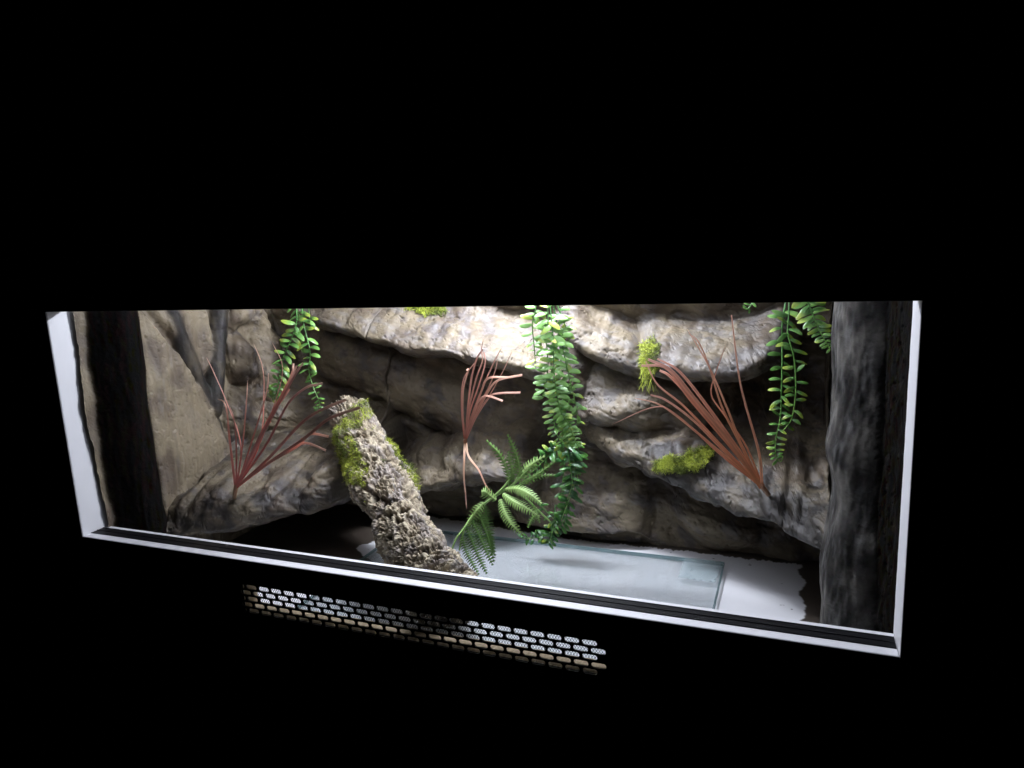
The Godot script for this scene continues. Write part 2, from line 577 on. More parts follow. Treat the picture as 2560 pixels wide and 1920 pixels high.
func lip_at(pts: Array, x: float) -> Array:
	# [height of the lip, depth of the lip, share along it] at x
	var n := pts.size()
	if x <= pts[0].x:
		return [pts[0].y, -0.75, 0.0]
	if x >= pts[n - 1].x:
		return [pts[n - 1].y, -0.75, 1.0]
	for i in n - 1:
		if x < pts[i + 1].x:
			var a: Vector3 = pts[i]
			var b: Vector3 = pts[i + 1]
			var f := (x - a.x) / (b.x - a.x)
			var pa: Vector3 = pts[maxi(i - 1, 0)]
			var pb: Vector3 = pts[mini(i + 2, n - 1)]
			var v := a.cubic_interpolate(b, pa, pb, f)
			return [v.y, v.z, (i + f) / (n - 1)]
	return [0.0, -0.75, 0.0]


func rock_background() -> void:
	var t := thing("rock_background", "sculpted brown and grey imitation rock with ledges and trunks lining the vivarium", "rock wall")
	back_wall(t)
	side_wall(t, -1.0)
	side_wall(t, 1.0)


func paint(p: Vector3, kind: int, grain: Vector3, band := 0.0) -> Color:
	# tan render, umber and charcoal washes in blotches, grey and lilac dry brushing along the grain
	var tan_c := Color(0.205, 0.166, 0.108)
	var umber := Color(0.105, 0.080, 0.055)
	var coal := Color(0.026, 0.023, 0.021)
	var grey := Color(0.195, 0.186, 0.176)
	var lilac := Color(0.105, 0.096, 0.105)
	var wash := band
	var dry := 0.0
	match kind:
		0: wash += 0.10
		1:
			dry = 0.25
			wash += -0.12
		2: wash += 0.22
		3:
			dry = 0.25
			wash += 0.02
		4:
			dry = 0.4
			wash += -0.05
		5:
			dry = 0.15
			wash += -0.02
		6:
			dry = 0.05
			wash += 0.05
		7:
			dry = 0.12
			wash += 0.10
		8: wash += -0.12
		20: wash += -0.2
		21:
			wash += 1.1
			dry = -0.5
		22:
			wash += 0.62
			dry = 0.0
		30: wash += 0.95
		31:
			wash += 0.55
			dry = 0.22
	var a := n_low.get_noise_3dv(p * 1.6)
	var b := n_mid.get_noise_3dv(p * grain)
	var f := n_fine.get_noise_3dv(p * grain)
	var l2 := n_low.get_noise_3dv(p * 3.1 + Vector3(7, 3, 1))
	var c := tan_c.lerp(umber, ss(-0.25, 0.4, a + 0.35 * b))
	c = c.lerp(lilac, ss(0.05, 0.4, l2 + 0.3 * f) * (0.12 if kind == 20 else 0.5))
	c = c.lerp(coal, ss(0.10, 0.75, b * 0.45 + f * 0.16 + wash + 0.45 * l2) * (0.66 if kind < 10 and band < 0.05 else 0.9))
	c = c.lerp(grey, ss(0.15, 0.7, f * 0.3 + n_mid.get_noise_3dv(p * grain * 1.4 + Vector3(4, 4, 4)) * 0.6 + dry) * 0.6)
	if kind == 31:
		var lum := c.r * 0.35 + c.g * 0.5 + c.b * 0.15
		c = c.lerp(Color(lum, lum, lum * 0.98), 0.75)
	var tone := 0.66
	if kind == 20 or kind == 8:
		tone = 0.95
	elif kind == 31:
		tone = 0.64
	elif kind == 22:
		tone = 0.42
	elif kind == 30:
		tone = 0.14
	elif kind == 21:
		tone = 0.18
	return c * (tone + 0.12 * f)


func emit_parts(t: Node3D, p: PackedVector3Array, c: PackedColorArray, lab: PackedInt32Array, nx: int, ny: int, names: Array, flip := false, matte := []) -> void:
	var n := normals_of(p, nx, ny)
	if flip:
		for i in n.size():
			n[i] = -n[i]
	var lists := {}
	for j in ny - 1:
		for i in nx - 1:
			var a := j * nx + i
			var l := lab[a]
			if not lists.has(l):
				lists[l] = PackedInt32Array()
			if flip:
				lists[l].append_array(PackedInt32Array([a, a + 1, a + nx, a + 1, a + nx + 1, a + nx]))
			else:
				lists[l].append_array(PackedInt32Array([a, a + nx, a + 1, a + 1, a + nx, a + nx + 1]))
	var keys := lists.keys()
	keys.sort()
	for l in keys:
		var src: PackedInt32Array = lists[l]
		if src.size() < 600:
			continue
		var at := {}
		var pp := PackedVector3Array()
		var nn := PackedVector3Array()
		var cc := PackedColorArray()
		var idx := PackedInt32Array()
		for k in src:
			if not at.has(k):
				at[k] = pp.size()
				pp.append(p[k])
				nn.append(n[k])
				cc.append(c[k])
			idx.append(at[k])
		put(arrays(pp, nn, cc, idx), names[l], M.dark_rock if l in matte else M.rock, t)


func relief(p: Vector3, grain: Vector3, rough: float, pitted := 1.0) -> float:
	var d := n_mid.get_noise_3dv(p * grain * 0.7) * 0.0042 + n_fine.get_noise_3dv(p * grain * 0.8) * 0.0010
	var ridge := 1.0 - absf(n_low.get_noise_3dv(p * grain * 2.2 + Vector3(3, 9, 4))) * 5.0
	d -= pow(maxf(ridge, 0.0), 3.0) * 0.0022 * pitted
	var pit := n_fine.get_noise_3dv(p * 0.8 + Vector3(1, 5, 2))
	d -= ss(0.34, 0.5, pit) * 0.0022 * pitted
	d += (0.22 - absf(n_low.get_noise_3dv(p * grain * 1.5 + Vector3(8, 2, 6)))) * 0.009 * pitted
	return d * rough


func back_wall(t: Node3D) -> void:
	var step := 0.002
	var nx := 596
	var ny := 480
	var fine_n := 570
	var x0 := -0.595
	var y0 := FLOOR_Y - 0.002
	var ls := ledges()
	var bs := bumps()
	var names := ["rock_wall"]
	var kinds := [0]
	for l in ls:
		names.append(l.name)
		kinds.append(l.paint)
	for b in bs:
		names.append(b.name)
		kinds.append(b.paint)
	var p := PackedVector3Array()
	var lab := PackedInt32Array()
	var band := PackedFloat32Array()
	band.resize(nx * ny)
	p.resize(nx * ny)
	lab.resize(nx * ny)
	for i in nx:
		var x := x0 + i * step
		var lips := []
		for l in ls:
			var v := lip_at(l.pts, x)
			lips.append([v[0] + 0.004 * n_mid.get_noise_2d(x, v[1]), v[1], lerpf(l.up[0], l.up[1], v[2]), l.down, l.pow])
		var prof := PackedVector2Array()
		var who_at := PackedInt32Array()
		for j in fine_n:
			var y := y0 + j * step * 0.5
			var yw := y + 0.010 * n_low.get_noise_2d(x * 1.8, y * 1.8 + 4.0)
			var lift := 0.5 + n_low.get_noise_2d(x * 1.4 + 9.0, y * 1.2)
			var base := -0.525 + 0.018 * n_low.get_noise_2d(x * 1.3, y * 1.6)
			base += 0.008 * ss(0.04, 0.10, y) * ss(0.31, 0.25, y) * ss(-0.32, -0.2, x) * ss(0.30, 0.2, x)
			base += 0.05 * exp(-(x + 0.595) / 0.05)
			base += 0.035 * ss(0.02, -0.12, y) * ss(-0.05, 0.15, x)
			base -= 0.05 * ss(0.36, 0.48, x) * ss(0.09, 0.14, y) * ss(0.30, 0.24, y)
			base += 0.05 * ss(0.30, 0.36, y) * ss(-0.4, -0.2, x)
			var z := base
			var who := 0
			for k in lips.size():
				var L: Array = lips[k]
				if L[1] <= base:
					continue
				var s: float = yw - L[0]
				var h := 0.0
				if s >= 0.0:
					if s > L[2]:
						continue
					h = 1.0 - pow(s / L[2], lerpf(L[4], 1.15, clampf(lift, 0.0, 0.8)))
				else:
					if s < -L[3]:
						continue
					h = sqrt(maxf(0.0, 1.0 - pow(s / L[3], 2.0)))
				var zz: float = base + (L[1] - base) * h
				if zz > z:
					z = zz
					who = k + 1
			for k in bs.size():
				var b: Dictionary = bs[k]
				var dx: float = x - b.at.x
				var dy: float = y - b.at.y
				if absf(dx) > 0.2 or absf(dy) > 0.2:
					continue
				var ct := cos(b.tilt)
				var sn := sin(b.tilt)
				var q: Vector2 = Vector2(dx * ct + dy * sn, -dx * sn + dy * ct) / b.r
				var r2: float = q.length_squared()
				if r2 < 1.0:
					var zz: float = base + b.h * sqrt(1.0 - r2) * 0.2 + b.h * (1.0 - r2) * 0.8
					if zz > z:
						z = zz
						who = ls.size() + 1 + k
			prof.append(Vector2(y, z))
			who_at.append(who)
		var run := PackedFloat32Array([0.0])
		for j in range(1, prof.size()):
			run.append(run[j - 1] + minf(prof[j].distance_to(prof[j - 1]), 0.012))
		var seg := 0
		for j in ny:
			var want: float = run[run.size() - 1] * j / (ny - 1)
			while seg < run.size() - 2 and run[seg + 1] < want:
				seg += 1
			var q: Vector2 = prof[seg].lerp(prof[seg + 1], clampf((want - run[seg]) / maxf(run[seg + 1] - run[seg], 1e-6), 0.0, 1.0))
			p[j * nx + i] = Vector3(x, q.x, q.y)
			lab[j * nx + i] = who_at[seg]
			var kd: int = kinds[who_at[seg]]
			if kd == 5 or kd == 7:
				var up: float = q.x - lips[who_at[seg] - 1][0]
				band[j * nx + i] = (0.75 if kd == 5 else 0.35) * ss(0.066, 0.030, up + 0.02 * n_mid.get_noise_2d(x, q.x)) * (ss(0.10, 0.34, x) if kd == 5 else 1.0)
	soften(p, nx, ny, 2)
	var n := normals_of(p, nx, ny)
	var c := PackedColorArray()
	c.resize(p.size())
	var grain := Vector3(0.42, 1.0, 0.6)
	for k in p.size():
		var q := p[k] + Vector3(0, 0.25 * p[k].x, 0)
		p[k] += n[k] * relief(q, grain, 1.0)
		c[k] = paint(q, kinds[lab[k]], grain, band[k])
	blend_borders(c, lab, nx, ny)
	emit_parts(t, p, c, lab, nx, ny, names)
	back_p = p
	back_nx = nx
	back_ny = ny


func blend_borders(c: PackedColorArray, lab: PackedInt32Array, nx: int, ny: int) -> void:
	# washes of paint run into one another where two forms meet
	var near := {}
	for j in range(3, ny - 3):
		for i in range(3, nx - 3):
			var k := j * nx + i
			if lab[k] != lab[k - 1] or lab[k] != lab[k - nx]:
				for dj in range(-2, 3):
					for di in range(-2, 3):
						near[k + dj * nx + di] = true
	for pass_no in 5:
		for k in near:
			c[k] = (c[k] * 2.0 + c[k - 1] + c[k + 1] + c[k - nx] + c[k + nx]) * (1.0 / 6.0)


func soften(p: PackedVector3Array, nx: int, ny: int, times: int) -> void:
	for pass_no in times:
		var q := p.duplicate()
		for j in range(1, ny - 1):
			for i in range(1, nx - 1):
				var k := j * nx + i
				p[k] = q[k] * 0.5 + (q[k - 1] + q[k + 1] + q[k - nx] + q[k + nx]) * 0.125


func side_wall(t: Node3D, side: float) -> void:
	# left (side -1) or right (side 1): relief towards the middle of the cabinet over depth and height
	var nu := 300
	var fine_n := 520
	var nv := 290
	var p := PackedVector3Array()
	var lab := PackedInt32Array()
	p.resize(nu * nv)
	lab.resize(nu * nv)
	var names: Array = ["rock_panel", "tree_trunk", "root", "root", "boulder"] if side < 0 else ["rock_panel", "tree_trunk"]
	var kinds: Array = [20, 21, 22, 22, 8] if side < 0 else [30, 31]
	var side_stones := [[Vector2(-0.385, 0.235), Vector2(0.050, 0.075), 0.055, 0.35], [Vector2(-0.395, 0.335), Vector2(0.050, 0.045), 0.050, 0.0], [Vector2(-0.375, 0.105), Vector2(0.060, 0.070), 0.060, 0.0], [Vector2(-0.47, 0.20), Vector2(0.07, 0.12), 0.05, 0.0]]
	for j in nv:
		var y := lerpf(FLOOR_Y - 0.002, 0.50, j / float(nv - 1))
		var zs := (-0.041 if side < 0 else -0.056) + 0.0025 * n_mid.get_noise_2d(y * 1.2, side * 3.0) + 0.0005 * n_fine.get_noise_2d(y * 2.0, side)
		if side < 0:
			zs += 0.006 * ss(0.30, 0.22, y) * ss(0.1, 0.2, y) - 0.004 * ss(0.1, 0.0, y)
		var prof := PackedVector2Array()
		var who_at := PackedInt32Array()
		for i in fine_n:
			var u := i / float(fine_n - 1)
			var z := lerpf(zs, -0.57, u)
			var h := 0.014 * ss(0.0, 0.07, zs - z) + 0.0011 * ss(0.0, 0.004, zs - z) - 0.0004
			var who := 0
			if side < 0:
				var zc := -0.100 + 0.004 * sin(y * 13.0)
				var d := absf(z - zc) / (0.050 + 0.004 * n_low.get_noise_2d(y * 2.0, 1.0))
				if d < 1.0:
					var hh := 0.006 + 0.048 * pow(1.0 - d * d, 1.5 if z > zc else 0.6)
					if hh > h:
						h = hh
						who = 1
				# a flat sheet with a raised slanting rim, and two roots meeting in a V beyond it
				var sheet := Vector2(z + 0.160, y - 0.36).dot(Vector2(0.873, -0.487)) + 0.012 * sin((y - 0.1) * 14.0)
				var flat_h := 0.008 + 0.028 * ss(-0.001, 0.005, sheet + 0.004 * n_mid.get_noise_2d(y, z)) * ss(-0.11, -0.14, z) + 0.003 * n_low.get_noise_2d(z * 2.0, y * 2.0)
				flat_h += 0.020 * ss(-0.315, -0.305, z - 0.10 * (y - 0.30)) * ss(0.205, 0.235, y + 0.9 * (z + 0.28)) * ss(-0.006, -0.03, sheet) * ss(0.17, 0.21, y)
				if flat_h > h:
					h = flat_h
					who = 0
				var segs := [[Vector2(-0.207, 0.40), Vector2(-0.280, 0.165), 0.021, 0.024], [Vector2(-0.280, 0.165), Vector2(-0.318, 0.04), 0.017, 0.022], [Vector2(-0.360, 0.42), Vector2(-0.292, 0.15), 0.022, 0.032]]
				for k in segs.size():
					var near := Geometry2D.get_closest_point_to_segment(Vector2(z, y), segs[k][0], segs[k][1])
					var dd: float = near.distance_to(Vector2(z, y)) / (segs[k][2] * (1.0 + 0.25 * n_low.get_noise_2d(y * 2.5, 5.0 + k)))
					if dd < 1.0:
						var hh: float = 0.010 + segs[k][3] * pow(1.0 - dd * dd, 0.55)
						if hh > h:
							h = hh
							who = 2 if k < 2 else 3
				# rounded stones towards the back corner
				for k in side_stones.size():
					var b: Array = side_stones[k]
					var q: Vector2 = Vector2(z - b[0].x, y - b[0].y).rotated(b[3]) / b[1]
					var r2: float = q.length_squared() * (1.0 + 0.9 * n_low.get_noise_2d(z * 1.7 + k, y * 1.7)) + 0.12 * n_mid.get_noise_2d(z, y + k)
					if r2 < 1.0:
						var hh: float = 0.008 + b[2] * (0.25 * sqrt(clampf(1.0 - r2, 0.0, 1.0)) + 0.75 * minf(1.0 - r2, 1.0))
						if hh > h:
							h = hh
							who = 4
			else:
				var zc := -0.195 + 0.003 * sin(y * 15.0) + 0.02 * ss(0.05, -0.1, y)
				var wv := 0.072 + 0.012 * ss(0.12, 0.05, y)
				var d := absf(z - zc) / wv
				if d < 1.0:
					var bulge := 0.056 + 0.002 * sin(y * 23.0 + 1.0) + 0.0015 * sin(y * 41.0) + 0.007 * exp(-pow((y - 0.17) / 0.03, 2.0)) + 0.008 * ss(0.06, -0.02, y)
					var hh := 0.008 + bulge * pow(1.0 - d * d * d, 0.55)
					if hh > h:
						h = hh
						who = 1
			prof.append(Vector2(z, h))
			who_at.append(who)
		# points equally spaced along the curve, so that steep flanks are as fine as flat ones
		var run := PackedFloat32Array([0.0])
		for i in range(1, prof.size()):
			run.append(run[i - 1] + prof[i].distance_to(prof[i - 1]))
		var seg := 0
		for i in nu:
			var want: float = run[run.size() - 1] * i / (nu - 1)
			while seg < run.size() - 2 and run[seg + 1] < want:
				seg += 1
			var q: Vector2 = prof[seg].lerp(prof[seg + 1], clampf((want - run[seg]) / maxf(run[seg + 1] - run[seg], 1e-6), 0.0, 1.0))
			p[j * nu + i] = Vector3(side * (0.6 - q.y), y, q.x)
			lab[j * nu + i] = who_at[seg]
	soften(p, nu, nv, 2)
	var n := normals_of(p, nu, nv)
	var c := PackedColorArray()
	c.resize(p.size())
	var grain := Vector3(0.8, 0.14, 1.0) if side < 0 else Vector3(0.9, 0.30, 1.0)
	for k in p.size():
		var q := p[k]
		var nn := n[k]
		if nn.x * side > 0.0:
			nn = -nn
		var trunk := lab[k] > 0 and lab[k] < 4
		if k % nu > 1:
			p[k] += nn * ss(0.0, 14.0, k % nu) * relief(q, grain, (0.7 if side < 0 else 1.15) if trunk else (1.0 if lab[k] == 4 else 0.8), 0.0 if trunk else 1.0)
			p[k].x = clampf(p[k].x, -0.5995, 0.5995)
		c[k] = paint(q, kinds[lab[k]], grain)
	blend_borders(c, lab, nu, nv)
	emit_parts(t, p, c, lab, nu, nv, names, side > 0, [1] if side < 0 else [0, 1])


# ---------------------------------------------------------------- floor, panes of glass
func floor_things() -> void:
	var w := 900
	var h := 440
	var im := Image.create(w, h, false, Image.FORMAT_RGB8)
	for y in h:
		for x in w:
			var px := lerpf(-0.6, 0.6, x / float(w))
			var pz := lerpf(-0.586, 0.0, y / float(h))
			var c := Color(0.74, 0.74, 0.755)
			var g := 1.0 + 0.05 * n_low.get_noise_2d(px, pz)
			c = Color(c.r * g, c.g * g, c.b * g)
			# smears of the rock render along the back and the right
			var edge := pz - (-0.475 - 0.03 * ss(0.1, -0.2, px) + 0.01 * n_mid.get_noise_2d(px * 1.2, 0.0) + 0.005 * n_fine.get_noise_2d(px, 0.0))
			var right := 0.508 + 0.014 * n_mid.get_noise_2d(pz * 0.55, 9.0) + 0.0015 * n_fine.get_noise_2d(pz, 4.0) - px
			var left := px + 0.205 + 0.05 * n_mid.get_noise_2d(pz * 0.5, 2.0) + 0.3 * maxf(0.0, -0.12 - pz)  # shade below the left rock shelf, painted dark into the floor colour
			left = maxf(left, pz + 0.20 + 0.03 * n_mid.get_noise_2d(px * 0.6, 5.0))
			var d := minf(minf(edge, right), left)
			var smear_and_shade := ss(0.0025, -0.0015, d)
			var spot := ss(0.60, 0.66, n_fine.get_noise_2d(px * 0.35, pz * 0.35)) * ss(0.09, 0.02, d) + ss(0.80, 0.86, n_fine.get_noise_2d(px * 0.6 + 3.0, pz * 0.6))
			c = c.lerp(Color(0.06, 0.048, 0.036), clampf(smear_and_shade + spot * 0.9, 0.0, 1.0))
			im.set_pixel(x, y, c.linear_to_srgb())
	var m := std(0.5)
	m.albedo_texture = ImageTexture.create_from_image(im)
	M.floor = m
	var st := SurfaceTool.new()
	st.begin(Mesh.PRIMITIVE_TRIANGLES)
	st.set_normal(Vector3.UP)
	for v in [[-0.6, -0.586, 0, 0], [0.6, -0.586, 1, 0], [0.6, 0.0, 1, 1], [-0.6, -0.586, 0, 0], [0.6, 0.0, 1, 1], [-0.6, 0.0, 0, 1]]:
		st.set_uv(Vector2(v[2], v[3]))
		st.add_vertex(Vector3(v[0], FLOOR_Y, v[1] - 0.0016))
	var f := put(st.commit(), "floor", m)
	put(box(Vector3(-0.618, FLOOR_Y - 0.004, -0.0015), Vector3(0.618, FLOOR_Y - 0.018, -0.6)), "floor_board", M.white, f)
	f.set_meta("kind", "structure")
	f.set_meta("label", "white melamine floor of the vivarium with dark render smears at its back and right edges and shade painted in at the left")
	pane(Vector3(0.068, FLOOR_Y + 0.0006, -0.2475), 0.0, "lower clear glass pane lying flat on the white floor, under the other pane")
	pane(Vector3(0.071, FLOOR_Y + 0.0053, -0.2445), 0.004, "upper clear glass pane with a strip of film on its corner, stacked on another pane")
	var g := FastNoiseLite.new()
	g.frequency = 40.0
	var p := PackedVector3Array()
	for j in 24:
		for i in 30:
			var x := lerpf(0.318, 0.379, i / 29.0)
			var z := lerpf(-0.427, -0.345, j / 23.0)
			p.append(Vector3(x, FLOOR_Y + 0.0102 + 0.0009 * absf(g.get_noise_2d(x * 3.0, z)) + 0.0006 * absf(g.get_noise_2d(z * 5.0, x * 5.0)), z))
	var fl := put(grid_mesh(p, PackedColorArray(), 30, 24), "plastic_film", M.film)
	tag(fl, "crinkled clear plastic film stuck on the back right corner of the glass panes", "film")


func pane(at: Vector3, turn: float, label: String) -> void:
	var t := thing("glass_pane", label, "glass pane", at, "sliding glass panes laid on the floor")
	t.rotation.y = turn
	var hx := 0.314
	var hz := 0.1825
	put(box(Vector3(-hx, 0, -hz), Vector3(hx, 0.004, hz), 0.0004), "glass", M.glass, t)
	for s in [-1.0, 1.0]:
		put(box(Vector3(s * (hx + 0.0002), 0.0002, -hz), Vector3(s * (hx + 0.0011), 0.0038, hz), 0.0003), "polished_edge", M.glass_edge, t)
		put(box(Vector3(-hx, 0.0002, s * (hz + 0.0002)), Vector3(hx, 0.0038, s * (hz + 0.0011)), 0.0003), "polished_edge", M.glass_edge, t)


# ---------------------------------------------------------------- cork bark
var log_path := PackedVector3Array()

func log_radius(u: float) -> float:
	return lerpf(0.044, 0.0525, ss(0.0, 0.35, u)) * lerpf(1.0, 0.93, ss(0.6, 0.85, u)) + 0.004 * sin(u * 9.0)


func log_point(u: float, a: float) -> Array:
	var n := log_path.size()
	var f := clampf(u, 0.0, 1.0) * (n - 1)
	var i := mini(int(f), n - 2)
	var c := log_path[i].lerp(log_path[i + 1], f - i)
	var t := (log_path[mini(i + 2, n - 1)] - log_path[maxi(i - 1, 0)]).normalized()
	var side := Vector3.RIGHT
	side = (side - t * side.dot(t)).normalized()
	var out := t.cross(side)
	var dir := side * cos(a) + out * sin(a)
	var q := Vector3(cos(a), sin(a), u * 8.5)
	var lump := n_low.get_noise_3dv(q * 0.11) * 0.016
	var warp := Vector3(n_low.get_noise_3dv(q * 0.5), n_low.get_noise_3dv(q * 0.5 + Vector3(9, 0, 0)), n_low.get_noise_3dv(q * 0.5 + Vector3(0, 9, 0))) * 0.34
	var e := n_cell.get_noise_3dv((q + warp) * Vector3(0.040, 0.040, 0.022)) + 1.0
	var crack := 1.0 - ss(0.0, 0.20, e)
	var m := n_mid.get_noise_3dv(Vector3(q.x * 0.036, q.y * 0.036, q.z * 0.05) + warp * 0.02)
	var f2 := n_fine.get_noise_3dv(Vector3(q.x * 0.028, q.y * 0.028, q.z * 0.045))
	var hole := ss(0.22, 0.40, n_mid.get_noise_3dv(Vector3(q.x * 0.055 + 5.0, q.y * 0.055, q.z * 0.075)))
	var furrow := pow(maxf(0.0, 1.0 - absf(n_low.get_noise_3dv(Vector3(q.x * 0.30, q.y * 0.30, q.z * 0.07) + warp * 0.15)) * 3.0), 2.0)
	var across := pow(maxf(0.0, 1.0 - absf(n_low.get_noise_3dv(Vector3(q.x * 0.16, q.y * 0.16, q.z * 0.36) + warp * 0.2 + Vector3(2, 2, 2))) * 3.6), 2.0)
	var r := log_radius(u) + lump - crack * 0.0036 - across * 0.0030 + m * 0.0055 + f2 * 0.0012 - hole * 0.010 - furrow * 0.003
	crack = maxf(maxf(crack, furrow * 0.8), across * 0.7)
	return [c + dir * r, dir, crack, m, f2, hole]


func cork_log() -> void:
	log_path = smooth_path([Vector3(-0.3414, 0.1303, -0.4), Vector3(-0.251, 0.0671, -0.325), Vector3(-0.1704, 0.0171, -0.255), Vector3(-0.0877, -0.0204, -0.18), Vector3(-0.0051, -0.0451, -0.11), Vector3(0.036, -0.0589, -0.075)], 60)
	var nx := 260
	var ny := 300
	var p := PackedVector3Array()
	var c := PackedColorArray()
	for j in ny:
		var u := j / float(ny - 1)
		for i in nx:
			var a := TAU * i / nx
			var uu := u + 0.035 * (1.0 - u) * n_low.get_noise_2d(cos(a) * 0.3, sin(a) * 0.3) * (1.0 if u < 0.5 else 0.0)
			var v := log_point(uu, a)
			p.append(v[0])
			var col := Color(0.255, 0.215, 0.145).lerp(Color(0.40, 0.35, 0.25), clampf(0.5 + v[3] * 1.6, 0.0, 1.0))
			col = col.lerp(Color(0.24, 0.215, 0.20), ss(0.0, 0.35, n_low.get_noise_3d(cos(a) * 0.25, sin(a) * 0.25, u * 1.6)) * 0.8)
			col = col.lerp(Color(0.11, 0.078, 0.05), clampf(v[2] * 0.75 - v[4] * 0.5, 0.0, 0.9))
			col = col.lerp(Color(0.03, 0.022, 0.016), v[5] * 0.92)
			c.append(col * (1.0 + v[4] * 0.5))
	# hollow end at the top
	var q := PackedVector3Array()
	var d := PackedColorArray()
	for j in 14:
		var f := j / 13.0
		for i in nx:
			var k: int = i
			var centre := log_path[0]
			var rim := p[k]
			var inside := centre + (rim - centre) * 0.74 + (log_path[12] - log_path[0]) * (f - 0.25) * 1.3
			q.append(rim if j == 0 else (rim.lerp(centre, 0.22) if j == 1 else inside))
			d.append(Color(0.20, 0.165, 0.11).lerp(Color(0.06, 0.045, 0.03), clampf(f * 4.0, 0.0, 1.0)))
	var t := thing("cork_log", "rough cork bark log leaning from the glass panes up to the rock ledge", "log")
	put(grid_mesh(p, c, nx, ny, true), "bark", M.cork, t)
	put(grid_mesh(q, d, nx, 14, true), "hollow", M.cork, t)


# ---------------------------------------------------------------- moss
func moss_mesh(spots: Array, length: float, curl: float, droop: float) -> ArrayMesh:
	# one thin curling strand from each [point, direction] of the spots
	var p := PackedVector3Array()
	var n := PackedVector3Array()
	var c := PackedColorArray()
	var idx := PackedInt32Array()
	for s in spots:
		var at: Vector3 = s[0]
		var dir: Vector3 = s[1]
		var len: float = length * rng.randf_range(0.45, 1.25) * (s[2] if s.size() > 2 else 1.0)
		var w := rng.randf_range(0.00035, 0.0007)
		dir = (dir + Vector3(rng.randfn(), rng.randfn(), rng.randfn()) * 0.55).normalized()
		var side := dir.cross(Vector3(rng.randfn(), rng.randfn(), rng.randfn())).normalized()
		var tone := clampf(0.5 + 2.0 * n_mid.get_noise_3dv(at) + rng.randf_range(-0.3, 0.3), 0.0, 1.0)
		var col := Color(0.085, 0.115, 0.012).lerp(Color(0.39, 0.45, 0.055), tone)
		var base := p.size()
		for k in 5:
			var f := k / 4.0
			p.append(at - side * w * (1.0 - f * 0.6))
			p.append(at + side * w * (1.0 - f * 0.6))
			var nn := side.cross(dir).normalized()
			n.append(nn)
			n.append(nn)
			var cc := col * (0.7 + 0.5 * f)
			c.append(cc)
			c.append(cc)
			at += dir * len / 4.0
			dir = (dir + Vector3(rng.randfn(), rng.randfn() - droop, rng.randfn()) * curl).normalized()
			if k < 4:
				var b := base + k * 2
				idx.append_array(PackedInt32Array([b, b + 2, b + 1, b + 1, b + 2, b + 3]))
	return arrays(p, n, c, idx)


func surface_at(x: float, y: float) -> Array:
	# [point, normal] of the modelled back wall
	var i := clampi(roundi((x + 0.595) / 0.002), 1, back_nx - 2)
	var lo := 1
	var hi := back_ny - 2
	while hi - lo > 1:
		var mid := (lo + hi) / 2
		if back_p[mid * back_nx + i].y < y:
			lo = mid
		else:
			hi = mid
	var j := lo
	var k := j * back_nx + i
	return [back_p[k], (back_p[k + 1] - back_p[k - 1]).cross(back_p[k + back_nx] - back_p[k - back_nx]).normalized()]


func wall_patch(lo: Vector2, hi: Vector2, tilt: float, count: int) -> Array:
	# random spots on the back wall inside a ragged tilted ellipse
	var out := []
	var c := (lo + hi) * 0.5
	var r := (hi - lo) * 0.5
	while out.size() < count:
		var q := Vector2(rng.randf_range(-1, 1), rng.randf_range(-1, 1))
		if q.length() > 0.85 + 0.22 * n_mid.get_noise_2d(q.x * 0.05 + c.x, q.y * 0.05 + c.y):
			continue
		var s := surface_at(c.x + q.x * r.x, c.y + q.y * r.y + q.x * tilt * r.x)
		out.append([s[0] + s[1] * rng.randf_range(0.0, 0.007), (s[1] + Vector3(0, 0.4, 0.2)).normalized()])
	return out


